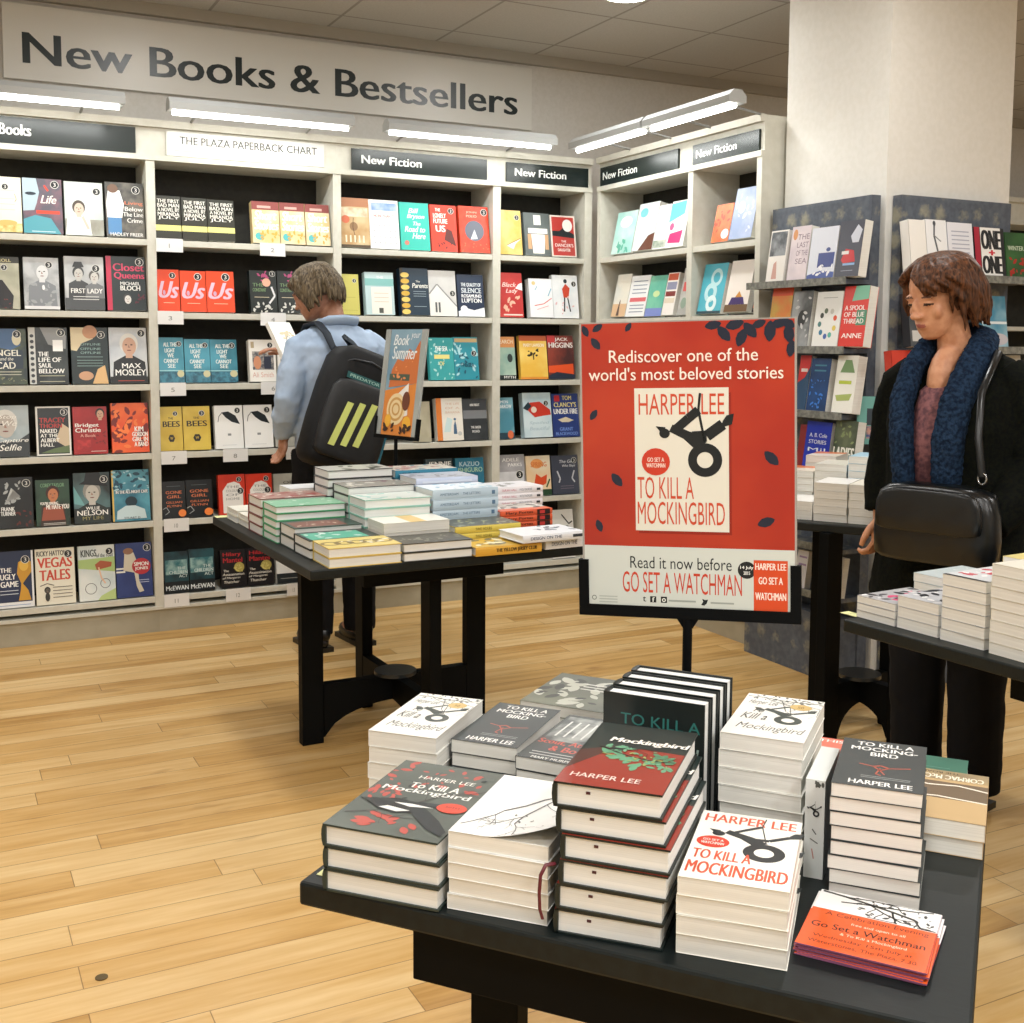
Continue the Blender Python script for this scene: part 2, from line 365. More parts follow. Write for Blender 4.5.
STACKS=[(1, 'hb_grey', 0.4016, 1.2836, 0.724, -47.8, 0.1506, 0.226, 3, 0.028, 's'),
(1, 'pb_branch', 0.5187, 1.1771, 0.724, -47.2, 0.1224, 0.185, 5, 0.0188, 's'),
(1, 'hb_red', 0.6001, 1.0747, 0.724, -46.3, 0.1219, 0.21, 6, 0.0293, 's'),
(1, 'pb_script', 0.8917, 1.1592, 0.724, -50.2, 0.1057, 0.18, 7, 0.023, 's'),
(1, 'pb_fig', 0.6998, 0.978, 0.724, -45.1, 0.1176, 0.185, 4, 0.0218, 's'),
(1, 'pb_black', 0.9372, 1.0045, 0.724, -48.2, 0.1026, 0.168, 8, 0.0176, 's'),
(1, 'pb_script', 0.5526, 1.5415, 0.724, -46.1, 0.1063, 0.19, 4, 0.024, 's'),
(1, 'pb_black', 0.6615, 1.4919, 0.724, -49.0, 0.1037, 0.185, 4, 0.0205, 's'),
(1, 'pb_scout', 0.7197, 1.3996, 0.724, -52.4, 0.1052, 0.2, 4, 0.0195, 's'),
(1, 'pb_camo', 0.8675, 1.6712, 0.724, -52.5, 0.1493, 0.18, 3, 0.02, 's'),
(2, 'yellow', 1.0192, 3.1747, 0.724, 0.0, 0.2272, 0.155, 2, 0.0299, 'f'),
(2, 'charcoal', 1.2527, 3.175, 0.724, 0.0, 0.2274, 0.155, 2, 0.0278, 'f'),
(2, 'jersey', 1.4869, 3.165, 0.724, 0.0, 0.2298, 0.155, 1, 0.0281, 'p'),
(2, 'designon', 1.7385, 3.18, 0.724, 3.0, 0.192, 0.15, 1, 0.0315, 'p'),
(2, 'designon', 1.6358, 3.1383, 0.758, 3.0, 0.23, 0.155, 1, 0.024, 'p'),
(2, 'yellowspine', 1.4884, 3.325, 0.724, 1.0, 0.2373, 0.155, 3, 0.023, 'p'),
(2, 'orangespine', 1.7313, 3.4903, 0.724, 2.0, 0.2066, 0.155, 4, 0.0206, 'p'),
(2, 'pinktext', 1.7992, 3.655, 0.724, 2.0, 0.1895, 0.155, 6, 0.0236, 'p'),
(2, 'bluespine', 1.4815, 3.49, 0.724, 1.0, 0.242, 0.155, 5, 0.0337, 'p'),
(2, 'lilac_hb', 1.4875, 3.6519, 0.724, 1.0, 0.2356, 0.155, 7, 0.0272, 'p'),
(2, 'teal_hb', 1.4736, 3.8122, 0.724, 1.0, 0.242, 0.155, 7, 0.0289, 'p'),
(2, 'aqua_hb', 1.2429, 3.4881, 0.724, 1.0, 0.2336, 0.155, 5, 0.0299, 'f'),
(2, 'whitegold', 1.2523, 3.34, 0.724, 1.0, 0.2252, 0.14, 3, 0.0311, 'f'),
(2, 'greytop', 1.2406, 3.6481, 0.724, 1.0, 0.242, 0.155, 6, 0.0287, 'f'),
(2, 'blacktop', 1.2264, 3.8184, 0.724, 1.0, 0.242, 0.155, 7, 0.0303, 'f'),
(2, 'green', 0.9966, 3.6543, 0.724, 1.0, 0.2388, 0.155, 5, 0.0243, 'f'),
(2, 'brown', 1.0105, 3.4946, 0.724, 1.0, 0.2273, 0.155, 2, 0.0362, 'f'),
(2, 'tealdark', 1.0101, 3.3345, 0.724, 1.0, 0.2305, 0.155, 2, 0.0294, 'f'),
(2, 'redbrown', 0.9887, 3.8199, 0.724, 1.0, 0.2327, 0.155, 4, 0.0317, 'f'),
(2, 'cream', 0.9832, 4.13, 0.724, 1.0, 0.1427, 0.14, 2, 0.0227, 'f'),
(2, 'cream', 0.9885, 3.98, 0.724, 1.0, 0.1352, 0.14, 2, 0.021, 'f'),
(2, 'plainwhite', 1.1402, 3.99, 0.724, 1.0, 0.2106, 0.13, 4, 0.0334, 'f'),
(3, 'pinkzebra', 1.9899, 2.0631, 0.724, -86.0, 0.115, 0.185, 3, 0.0179, 's'),
(3, 'zebra', 2.0001, 1.9435, 0.724, -86.0, 0.1151, 0.185, 3, 0.0255, 's'),
(3, 'whitered_pb', 2.005, 1.8184, 0.724, -86.0, 0.1122, 0.185, 6, 0.025, 's'),
(3, 'creampb', 2.01, 1.6904, 0.724, -88.0, 0.1045, 0.185, 8, 0.0244, 's'),
(3, 'paleblue_pb', 2.2, 2.0876, 0.724, -86.0, 0.0942, 0.185, 4, 0.0217, 's'),
(3, 'yellowpb', 2.2, 1.8219, 0.724, -86.0, 0.1149, 0.17, 7, 0.0248, 's'),
(4, 'whitepb', 2.7375, 3.0626, 0.77, -57.0, 0.115, 0.185, 5, 0.027, 's'),
(4, 'creampb', 2.8031, 2.9621, 0.77, -57.0, 0.115, 0.185, 5, 0.027, 's'),
(4, 'whitepb', 2.6756, 3.1654, 0.77, -57.0, 0.115, 0.185, 2, 0.0324, 's'),
(4, 'orangepb', 2.8135, 3.3202, 0.77, -57.0, 0.115, 0.185, 6, 0.0249, 's'),
(4, 'creampb', 2.8789, 3.2195, 0.77, -57.0, 0.115, 0.185, 7, 0.0256, 's'),
(4, 'bluepb', 2.9442, 3.1189, 0.77, -57.0, 0.115, 0.185, 8, 0.0266, 's'),
(4, 'orangepb', 3.0043, 3.4117, 0.77, -57.0, 0.115, 0.185, 7, 0.0269, 's')]
SIGN={'f1': (0.319, 0.883, 2.237, 2.352), 'f2': (1.022, 1.777, 2.231, 2.348), 'f3': (1.919, 2.665, 2.234, 2.342), 'f4': (2.78, 3.284, 2.231, 2.339), 'g1': (5.473, 4.743, 2.221, 2.335), 'g2': (4.622, 4.126, 2.223, 2.33), 'bigtext': (0.445, 2.985, 2.648, 2.787), 'bigsign': (0.359, 3.079, 2.576, 2.912)}
TAGS=[(1, 0.965, 1.087), (1, 1.45, 1.575), (2, 0.964, 1.083), (2, 1.448, 1.574), (3, 0.969, 1.088), (3, 1.446, 1.57), (4, 0.967, 1.086), (4, 1.257, 1.377), (4, 1.566, 1.617), (5, 0.973, 1.089), (6, 0.967, 1.084), (6, 1.259, 1.381), (6, 1.562, 1.633)]
# ---------------------------------------------------------------- cover art, one entry per edition: (art, description, hardback edge colour)
def TT(s, x0, y0, x1, y1, c, b=.02, sh=0.): return ('T', s, x0, y0, x1, y1, c, b, sh)
def bars(x0, x1, ys, c, hh=.012): return [('R', x0, y, x1, y+hh, c) for y in ys]
def tyre(cx, cy, s, c='20282b', k=.65):   # figure lying back on a hanging tyre; k = width/height of the cover
    def q(x, y): return (cx+x*s, cy+y*s*k)
    return [('O', cx, cy, .19*s, .09*s, c), ('P', [q(-.12,.13), q(.02,.2), q(-.12,.3), q(-.36,.4), q(-.4,.32), q(-.24,.24)], c),
            ('E', cx-.45*s, cy+.3*s*k, .06*s, .055*s*k, c), ('P', [q(-.55,.38), q(-.44,.37), q(-.45,.26)], c),
            ('L', [q(-.33,.34), q(-.18,.47), q(-.07,.56)], .045*s, c), ('L', [q(-.14,.26), q(.02,.27), q(.2,.4)], .055*s, c),
            ('P', [q(.17,.36), q(.3,.4), q(.32,.52), q(.24,.5), q(.2,.44)], c), ('L', [q(-.05,.75), q(-.07,.56), q(0,.2)], .012*s, c)]
def twigs(seed, x, y, ang, ln, wd, c, k=.68, depth=5):
    rn = random.Random(seed); out = []
    def go(x, y, a, l, wdt, d):
        pts = [(x, y)]
        for i in range(4):
            a += rn.uniform(-.28, .28); x += math.cos(a)*l/4; y += math.sin(a)*l/4*k; x = min(.99, max(.01, x)); y = min(.99, max(.01, y)); pts.append((x, y))
            if d and rn.random() < .62: go(x, y, a+rn.choice((-1, 1))*rn.uniform(.5, 1.0), l*rn.uniform(.4, .62), wdt*.62, d-1)
        out.append(('L', pts, wdt, c))
    go(x, y, ang, ln, wd, depth); return out
BIRD = 'b0523c'
A = {}
A['cream_gold'] = ([('B','e9e4cc'),('M',.0,0,1,.16,'c9a85a','e6d79c',40),('E',.55,.17,.3,.05,'cdb168'),*bars(.1,.8,(.75,.6,.5,.4),'d9cdb0'),('L',[(.8,.7),(.85,.6),(.8,.55)],.02,'8c8268'),('K',.52,.82)], 'cream cover with a golden skyline at its foot')
A['teal_face'] = ([('B','56545f','7a5a66',20),('P',[(0,1),(.35,1),(.42,.75),(.35,.55),(.28,.42),(0,.4)],'a9bcc6'),('E',.2,.72,.14,.03,'28343f'),('P',[(0,0),(.95,0),(.7,.28),(.3,.33),(0,.25)],'4f9aa8'),TT('Life',.45,.55,.85,.7,'e8e2d8',.02,.3),('R',.33,.36,.93,.42,'d8452f'),('L',[(.55,.88),(.65,.78)],.05,'d8452f'),*bars(.2,.8,(.03,),'cfe4ea'),('K',.82,.9)], 'teal and mauve cover showing a pale blue face')
A['pale_woman'] = ([('B','b9c3c2','cfd6d2',8),('M',0,0,1,.3,'8f8d80','a5a79c',14),('F',.36,.5,.15,'c9b7a6','4a4038','e6e8e4'),('P',[(0,0),(.7,0),(.4,.3),(.05,.3)],'e3e6e2'),('L',[(.45,.35),(.6,.12)],.07,'cdbdae'),('K',.84,.83)], 'pale grey cover with a woman resting her chin')
A['jeans_girl'] = ([('B','3c3e3c','6e6a62',16),('R',.05,.05,.4,.36,'4f86b8'),('P',[(.03,.35),(.42,.35),(.48,.6),(.38,.85),(.08,.85),(.02,.6)],'eef0ee'),('E',.2,.88,.14,.08,'6e5240'),TT('Living',.5,.58,.97,.66,'d77f5f'),TT('Below',.5,.48,.97,.56,'e6e6e0'),TT('The Line',.45,.38,.97,.46,'e6e6e0'),TT('Crime',.55,.27,.95,.35,'e6e6e0'),TT('HADLEY FREER',.1,.02,.95,.08,'e6e6e0'),('K',.8,.87)], 'dark cover with a girl in a white top and jeans')
A['dark_suit'] = ([('B','9a9a86','b7b5a0',10),('R',0,.88,1,1,'3c3d38'),TT('CAROLL',.1,.9,.75,.96,'d8cf9a'),('F',.2,.62,.14,'b9a58f','1b1a1c',''),('P',[(0,0),(.75,0),(.8,.25),(.45,.55),(0,.55)],'1e1d20'),('X',3,10,0,0,.8,.2,.08,'6b2c2a'),('K',.52,.79)], 'sepia cover with a dark-suited figure')
A['silver_portrait'] = ([('B','8d9194','b9bcbd',14),('F',.52,.72,.2,'d4d6d6','a9acae','7e8388'),('X',5,16,.1,.05,.9,.5,.16,'9a9fa2'),('E',.55,.42,.04,.05,'eceeee'),('R',0,0,1,.06,'dadada'),('K',.72,.86)], 'silver grey portrait cover')
A['bw_couple'] = ([('B','c4c6c6','a7aaab',8),('F',.35,.68,.13,'bcbab4','2a2c2e','3a3d3f'),('P',[(.2,.8),(.5,.8),(.44,.9),(.26,.9)],'1f2123'),('F',.75,.62,.12,'c4c2bc','55524e','6f7274'),('R',0,0,1,.22,'45494b'),TT('FIRST LADY',.15,.31,.95,.4,'f0f0ec'),*bars(.2,.85,(.24,.19),'e0e0dc'),('K',.8,.78)], 'black and white cover of a couple in hats')
A['closet'] = ([('B','1d2a2c'),('R',0,0,.13,1,'c0284a'),TT('Closet',.18,.73,.97,.87,'c8385c',.03),TT('Queens',.2,.57,.97,.71,'c8385c',.03),TT('MICHAEL',.35,.47,.85,.53,'e6e6e0'),TT('BLOCH',.35,.37,.85,.46,'e6e6e0',.03),('F',.52,.21,.1,'d2d0ca','3a3a3a',''),('X',2,8,.72,.15,.95,.3,.1,'5a1f30'),('K',.86,.9)], 'black cover with a crimson spine and pink title')
A['angel'] = ([('B','2a3638','46523e',22),('P',[(.2,1),(.75,1),(.85,.7),(.6,.62),(.35,.65),(.1,.72)],'3e5f86'),('E',.12,.82,.12,.12,'d4cdb0'),('E',.75,.82,.12,.12,'d4cdb0'),('R',0,.28,.9,.62,'20303f'),TT('ANGEL',.02,.51,.85,.62,'e4e2d4'),TT('and the',.3,.43,.65,.49,'e4e2d4',.0,.3),TT('CAD',.2,.28,.7,.4,'e4e2d4'),*bars(.05,.85,(.22,.17),'c9c7b4'),('X',8,18,0,0,1,.14,.08,'7d8060'),('K',.76,.9)], 'dark green and blue cover with two pale wings')
A['bellow'] = ([('B','20282a','3f4748',10),('R',0,0,.17,1,'c4c6c2'),*[('E',.085,.05+.1*i,.05,.03,'30363a') for i in range(9)],('P',[(.3,1),(.5,.7),(.95,.62),(.98,.85),(.8,1)],'8d9090'),('R',.62,.58,.88,.78,'f0f1ee'),TT('THE',.24,.49,.5,.57,'f2f2ee',.03),TT('LIFE OF',.24,.39,.82,.47,'f2f2ee',.03),TT('SAUL',.24,.29,.58,.37,'f2f2ee',.03),TT('BELLOW',.24,.19,.9,.27,'f2f2ee',.03),*bars(.25,.9,(.14,.04),'b8b79a'),('K',.84,.91)], 'black cover with a patterned strip down its spine side')
A['offline'] = ([('B','1c2a2c','24363a',9),('P',[(0,.6),(0,1),(.65,1),(.6,.8),(.3,.72),(.15,.58)],'d8c8a4'),('E',.52,.92,.2,.12,'c08c66'),('P',[(.55,0),(.98,.0),(.9,.33),(.7,.26)],'d9b27c'),('E',.38,.14,.2,.08,'c79a78'),*[('T','OFFLINE',.25,y,.8,y+.04,'8fb0aa',.0,0.) for y in (.68,.6,.53)],*bars(.15,.85,(.47,.41,.36,.31),'77938e'),('K',.82,.87)], 'dark cover with a face at its top and its foot')
A['mosley'] = ([('B','b8bec4','d0d4d6',10),('F',.52,.68,.22,'c9a088','d8d6ce','1f2328'),('R',0,0,1,.12,'14171a'),TT('MAX',.32,.27,.82,.36,'f2f2ee'),TT('MOSLEY',.14,.14,.95,.25,'f2f2ee'),*bars(.2,.9,(.04,),'b04030'),('K',.86,.9)], 'white portrait cover of a grey-haired man in a suit')
A['selfie'] = ([('B','8fa0a6','aebabd',8),('P',[(0,0),(1,0),(1,.45),(.7,.3),(0,.3)],'2f3538'),('F',.42,.62,.27,'b9b1a8','d9d8d2',''),TT('Stop',.25,.72,.7,.82,'f0efe8',.01,.3),TT('We',.35,.6,.7,.7,'f0efe8',.01,.3),TT('Capture',.2,.26,.98,.36,'f0efe8',.01,.3),TT('Selfie',.25,.12,.8,.24,'f0efe8',.01,.3)], 'grey portrait cover with white handwriting over a face')
A['thorn'] = ([('B','e6e5de'),('R',.05,.03,.95,.97,'23282b'),('P',[(.55,.3),(.95,.12),(.95,.55),(.75,.65)],'c8b496'),('P',[(.1,.05),(.95,.05),(.95,.2),(.5,.14)],'5c7048'),TT('TRACEY',.1,.67,.85,.77,'b93a34',.03),TT('THORN',.1,.56,.75,.65,'b93a34',.03),TT('NAKED',.12,.46,.6,.54,'f0efe8',.03),TT('AT THE',.12,.37,.62,.44,'f0efe8',.03),TT('ALBERT',.12,.27,.66,.35,'f0efe8',.03),TT('HALL',.12,.18,.5,.25,'f0efe8',.03),('K',.82,.88)], 'white-bordered dark cover with red and white capitals')
A['redcomic'] = ([('B','b02020','9a1a1c',10),('F',.8,.84,.12,'caa085','2c1512','a01818'),TT('Bridget',.06,.55,.75,.65,'f0e8e0',.03),TT('Christie',.06,.46,.8,.55,'f0e8e0',.03),TT('A Book',.2,.36,.65,.42,'e0a090'),('X',4,10,.6,.2,.95,.5,.1,'7c1414'),*bars(.5,.95,(.05,),'e6c8c0'),('M',.08,.1,.5,.3,'8a1516','c23030',30)], 'bright red cover with white title and a small dark-haired figure')
A['orange_guitar'] = ([('B','e2491c','f06a2a',7),('X',11,26,0,0,1,1,.28,'7a1d12'),('X',12,18,.1,.1,.9,.9,.2,'f27a36'),TT('KIM',.62,.42,.85,.52,'f4ece4',.03),TT('GORDON',.55,.32,.97,.41,'f4ece4',.03),TT('GIRL IN',.55,.22,.97,.31,'f4ece4',.03),TT('A BAND',.6,.12,.97,.21,'f4ece4',.03)], 'orange cover with dark figures and stacked white lettering')
A['frank'] = ([('B','0e1214','1b2023',9),('X',21,14,.25,.5,.7,.95,.14,'a8adae'),('P',[(.3,.52),(.45,.8),(.55,.6),(.68,.62),(.5,.75)],'c2c6c6'),TT('FRANK',.18,.34,.52,.42,'e4e6e4',.03),TT('TURNER',.16,.25,.54,.33,'e4e6e4',.03),('X',22,10,.5,.04,.95,.35,.1,'5a1e1a'),('K',.84,.88)], 'black cover with a white splash of a singer')
A['hate'] = ([('B','16201c','2c4a38',8),TT('COREY TAYLOR',.15,.84,.85,.92,'6f9c74'),('F',.5,.68,.18,'c07a50','3a1a12','3a2a22'),('P',[(.15,.12),(.85,.12),(.78,.4),(.5,.45),(.22,.4)],'9a4f38'),TT('YOU\'RE MAKING',.12,.46,.65,.52,'eeeae2',.03),TT('ME HATE YOU',.3,.36,.97,.46,'eeeae2',.03),*bars(.2,.85,(.05,.02),'c8c4ba')], 'dark green cover with an orange-lit man')
A['willie'] = ([('B','26302f','5b7d80',5),('R',0,0,1,.3,'22282a'),('P',[(.0,.75),(0,.4),(.3,.35)],'6fa6a8'),('F',.5,.6,.22,'c2beb4','8f8d86','26302f'),('P',[(.15,.78),(.95,.72),(.8,.84),(.72,1),(.35,1),(.3,.84)],'14181a'),TT('WILLIE',.32,.27,.7,.33,'f0efe8'),TT('NELSON',.08,.16,.92,.26,'f0efe8'),TT('MY LIFE',.22,.07,.8,.14,'8f8a5a'),('K',.84,.86)], 'dark green cover of a bearded man in a black hat')
A['cafe'] = ([('B','2f6f86','57a0b4',9),('R',0,0,.045,1,'d8b45a'),('X',31,20,.05,.6,1,.98,.16,'1e4a5e'),('X',32,16,.05,.6,1,.98,.12,'a9d2dc'),('R',.08,.55,.96,.6,'2a5f74'),TT('IN THE ALL-NIGHT CAFE',.1,.54,.95,.6,'f2f4f2',.03),('E',.5,.38,.16,.1,'16303c'),('P',[(.1,.04),(.9,.04),(.85,.22),(.6,.3),(.35,.3),(.12,.2)],'c3d8dc'),TT('STUART D',.3,.04,.72,.08,'2a4450',.02)], 'teal cover with a seated figure seen from behind')
A['ugly'] = ([('B','1f2c4c'),('R',0,0,1,.1,'e4e6e8'),('R',.95,0,1,1,'e4e6e8'),('P',[(.6,.12),(.92,.12),(.85,.3),(.72,.42),(.95,.62),(.94,.8),(.8,.86),(.62,.8),(.58,.6),(.68,.42),(.66,.3)],'c9952e'),('E',.76,.74,.12,.1,'e0b548'),TT('THE',.16,.63,.44,.71,'f2f2ee',.03),TT('UGLY',.16,.5,.54,.6,'f2f2ee',.03),TT('GAME',.16,.37,.6,.47,'f2f2ee',.03),*bars(.14,.6,(.3,.24),'d5d9e2'),*bars(.1,.9,(.04,),'8fa6c8'),('K',.8,.84)], 'navy cover with a gold trophy and bold white title')
A['vegas'] = ([('B','e6e2d0'),TT('RICKY HATTON',.04,.87,.8,.96,'3c3c38'),TT('VEGAS',.06,.66,.93,.84,'cc4a34',.03),TT('TALES',.1,.43,.87,.62,'cc4a34',.03),('F',.28,.25,.07,'5a564e','2c2a28',''),('E',.28,.14,.06,.08,'3a3834'),('L',[(.1,.34),(.28,.38),(.45,.34)],.02,'3a3834'),*bars(.42,.92,(.3,.24,.18,.12),'6c685e'),('K',.84,.89)], 'cream cover with tall orange-red title')
A['kings'] = ([('B','c6d2d2','dfe4e0',8),('P',[(0,.6),(1,.5),(1,.78),(0,.75)],'a9c27c'),('P',[(.5,0),(1,0),(1,.2),(.6,.08)],'b8cc86'),TT('KINGS',.08,.8,.5,.93,'3a4440',.02),TT('of the road',.5,.78,.95,.85,'4a5a5a'),('O',.32,.22,.16,.145,'4a5054'),('O',.72,.3,.14,.125,'4a5054'),('P',[(.5,.55),(.9,.6),(.92,.68),(.6,.72),(.45,.65)],'a8583a'),('L',[(.55,.6),(.62,.4),(.72,.3)],.04,'e0b898'),('K',.86,.88)], 'pale green and white cover with a racing cyclist')
A['cricket'] = ([('B','33447c','2c3a70',8),('R',0,.52,.25,.55,'e8e8e2'),('R',0,.46,.25,.49,'e8e8e2'),('P',[(.2,.5),(.5,.45),(.55,.2),(.62,.08),(.75,.1),(.62,.3),(.6,.62),(.5,.82),(.25,.84)],'cfc8b4'),('E',.35,.85,.14,.06,'8f6a52'),('E',.7,.56,.26,.15,'b8323a'),TT('SIMON',.5,.57,.9,.64,'f0f0ea',.03),TT('JONES',.52,.48,.88,.55,'f0f0ea',.03),*bars(.62,.9,(.3,.26),'b9c2dc'),('K',.88,.9)], 'blue cover with a bowler in white and a red disc')
A['firstman'] = ([('B','35362f'),*[('T',s,.1,y,.95,y+.085,'ecebe2',.02,0.) for s,y in (('THE FIRST',.84),('BAD MAN',.74),('A NOVEL BY',.64),('MIRANDA',.54),('JULY',.45))],('R',0,.2,1,.33,'ece58a')], 'black cover with a pale yellow band')
A['short'] = ([('B','d9c08a','e6d6b4',10),('R',0,.8,1,1,'8a4a46'),TT('Short',.1,.56,.9,.78,'f6f2ea',.04,.2),TT('Stories',.08,.32,.95,.54,'f6f2ea',.04,.2),('R',.2,.84,.7,.9,'c9a59c'),('E',.25,.16,.16,.09,'58b4b8'),('X',6,14,.3,.05,1,.3,.14,'d8a84a')], 'cream and maroon cover with a turquoise dot')
A['us'] = ([('B','e2481f'),TT('Us',.08,.32,.95,.72,'d9b9cc',.03,.35),('E',.3,.45,.06,.06,'c9a0b8'),*bars(.25,.75,(.2,),'f2c8a8'),('K',.7,.86,.15)], 'bright orange cover with a looping lilac title')
A['floral'] = ([('B','1f2726'),('X',41,12,.3,.7,.75,.98,.2,'b04a78'),('E',.62,.72,.16,.1,'e0a890'),TT('THE',.1,.62,.5,.7,'6f8a62'),TT('CONSTANT',.1,.5,.6,.58,'6f8a62'),('L',[(.8,.62),(.92,.4),(.7,.22)],.07,'d9dadb'),('X',42,14,.1,.02,.8,.22,.16,'cfcfc8'),*bars(.15,.7,(.36,),'d8c8a8'),('K',.86,.93)], 'black cover with pink blossom and white curl')
A['light'] = ([('B','2b7284','4a9ab0',6),*[('T',s,x,y,x2,y+.09,'e9eee8',.02,0.) for s,x,x2,y in (('ALL THE',.2,.72,.8),('LIGHT',.25,.65,.67),('WE',.35,.6,.56),('CANNOT',.2,.78,.44),('SEE',.35,.65,.33))],('R',0,.26,1,.28,'9fd0d4'),('M',0,0,1,.25,'24566a','3f8296',50),('E',.85,.2,.14,.08,'c9c49a'),('K',.82,.86)], 'sea-teal cover with white title and a cream sticker')
A['smith'] = ([('B','e9e6de'),('M',.12,.28,.92,.72,'a8a49c','55565c',60),('E',.3,.45,.14,.16,'c98a66'),('R',.55,.3,.82,.6,'2a3040'),TT('Ali Smith',.1,.1,.9,.22,'d8a89a',.0),('R',.08,.8,.2,.95,'b8a888'),('K',.8,.87)], 'white cover with a photo strip and pink author name')
A['bees'] = ([('B','c9a83a','d8bc4e',8),TT('THE',.38,.71,.6,.76,'3a3320'),TT('BEES',.14,.54,.88,.67,'2c281c',.04),('P',[(.35,.28),(.42,.2),(.58,.2),(.65,.28),(.58,.36),(.42,.36)],'2c281c'),TT('W',.44,.25,.56,.31,'c9a83a'),('K',.7,.84)], 'mustard yellow cover with a black hexagon')
A['hair'] = ([('B','eeeeea'),('P',[(.25,.84),(.5,.86),(.75,.76),(.9,.56),(.6,.62),(.4,.72)],'1e2426'),('L',[(.12,.62),(.16,.75),(.28,.84)],.02,'1e2426'),('R',.45,.3,.57,.35,'8a8c8c'),*bars(.25,.75,(.08,),'c0c2c2',.008),('K',.82,.88)], 'white cover with a black sweep of hair')
A['greybook'] = ([('B','a9aaa2','bcbcb2',12),TT('OF',.4,.72,.8,.8,'5a5c5a'),*bars(.3,.9,(.6,.5),'8a8c86')], 'plain grey cover')
A['gone'] = ([('B','14181a'),*bars(.2,.8,(.86,),'5a6062'),TT('GONE',.15,.66,.85,.74,'d8784c',.02),TT('GIRL',.2,.54,.8,.62,'d8784c',.02),TT('GILLIAN',.15,.4,.85,.46,'d8784c',.01),TT('FLYNN',.2,.3,.8,.36,'d8784c',.01),('L',[(0,.25),(.15,.3),(.28,.18),(.1,.1)],.025,'a8acac'),('E',.84,.13,.17,.1,'f0853c')], 'black cover with orange lettering and an orange sticker')
A['redwhite'] = ([('B','d03a24'),('P',[(.15,.04),(.9,.04),(.92,.6),(.8,.76),(.6,.82),(.35,.78),(.15,.6)],'e9e6e0'),*[('T',s,.28,y,.78,y+.06,'8a8c8a',.0,0.) for s,y in (('THE',.66),('COLOURS',.56),('OF',.46),('HOME',.36))],('K',.78,.87,.1),('K',.82,.58,.13)], 'red cover with a white arched shape')
A['act'] = ([('B','14282e','1f4a52',14),('M',.05,.45,.95,.8,'2f6a70','8fb0ac',26),TT('THE',.55,.56,.88,.63,'c9d6d2'),TT('CHILDREN',.2,.46,.95,.54,'c9d6d2'),TT('ACT',.6,.37,.95,.44,'c9d6d2'),('R',0,0,1,.28,'12191c'),TT('McEWAN',.04,.07,.97,.18,'dfe6e6',.02)], 'dark teal cover with pale author name along the foot')
A['mantel'] = ([('B','1a1719'),TT('Hilary',.1,.8,.8,.93,'b02c30',.03),TT('Mantel',.1,.66,.85,.79,'b02c30',.03),('E',.72,.53,.2,.13,'a89a52'),('X',9,10,.56,.42,.86,.62,.12,'c4b86a'),TT('The',.1,.42,.3,.48,'e2dccf'),TT('Assassination',.05,.32,.9,.39,'e2dccf',.01,.2),TT('of Margaret',.05,.22,.75,.29,'e2dccf',.01,.2),TT('Thatcher',.1,.12,.7,.19,'e2dccf',.01,.2)], 'black cover with red name and a pale rosette')
A['dovebook'] = ([('B','dcdcd8'),('R',0,0,1,.26,'23282a'),*bars(.15,.85,(.12,),'a9a9a2'),('P',[(.5,.5),(.75,.4),(.9,.5),(.8,.55)],'4a5050')], 'white cover with a black foot')
A['sepia'] = ([('B','c9b48a','b08a58',8),('R',0,.82,1,1,'b07a58'),('M',.05,.62,.95,.8,'e2d6bc','c9a888',20),('E',.45,.42,.14,.09,'8a6a48'),('L',[(.45,.6),(.42,.4),(.52,.1)],.02,'4a3020'),('E',.18,.56,.14,.08,'c86a4a'),*[('R',.15+.15*i,.1,.2+.15*i,.24,'e8dfc4') for i in range(5)],('R',0,0,1,.05,'4a3a26')], 'sepia cover with a hanging pendant')
A['calendar'] = ([('B','eeeeec'),('M',.08,.78,.95,.94,'7a9ac4','a9bcd6',20),TT('MORE THAN IT',.15,.64,.85,.7,'d85a50'),*bars(.15,.85,(.58,),'e09a92'),*[('E',.15+.18*i,.12+.12*j,.025,.016,'a0a4a8') for i in range(5) for j in range(4)]], 'white cover with rows of dots under a blue strip')
A['tealscript'] = ([('B','38b8a8'),TT('Bill',.3,.78,.65,.88,'eef6f2',.02,.3),TT('Bryson',.25,.64,.85,.76,'eef6f2',.02,.3),TT('The',.45,.52,.7,.6,'eef6f2',.02,.3),TT('Road to',.15,.38,.85,.5,'eef6f2',.02,.3),TT('Here',.4,.24,.85,.36,'eef6f2',.02,.3),('E',.2,.15,.08,.05,'c87a6a')], 'turquoise cover with white script')
A['redus'] = ([('B','d8402c'),TT('THE',.2,.86,.4,.93,'f2ece6'),TT('LONELY',.12,.72,.6,.82,'f2ece6',.03),TT('FUTURE',.12,.6,.65,.7,'f2ece6',.03),TT('US',.2,.42,.55,.56,'f2ece6',.05),('P',[(.5,.25),(.95,.12),(.8,.45),(.6,.5)],'5a2420'),('X',51,10,.1,.02,.9,.2,.08,'3a1c1a'),('K',.8,.88)], 'red cover with heavy white capitals and dark rubble')
A['redmoon'] = ([('B','dc4528','cf3a20',30),TT('JOHN',.25,.84,.6,.89,'f0b49c'),TT('POLIO',.25,.76,.6,.81,'f0b49c'),('E',.5,.47,.32,.22,'5f6472'),('P',[(.35,.28),(.6,.3),(.5,.5)],'c9ccd2'),('X',52,20,.02,.02,.98,.2,.05,'f07a50'),('K',.85,.88)], 'red cover with a round grey moon')
A['yellow'] = ([('B','c4bd5e'),*bars(.15,.8,(.42,),'a9a24c'),*bars(.1,.9,(.1,),'b0a850'),('K',.78,.84)], 'olive yellow cover with a round sticker')
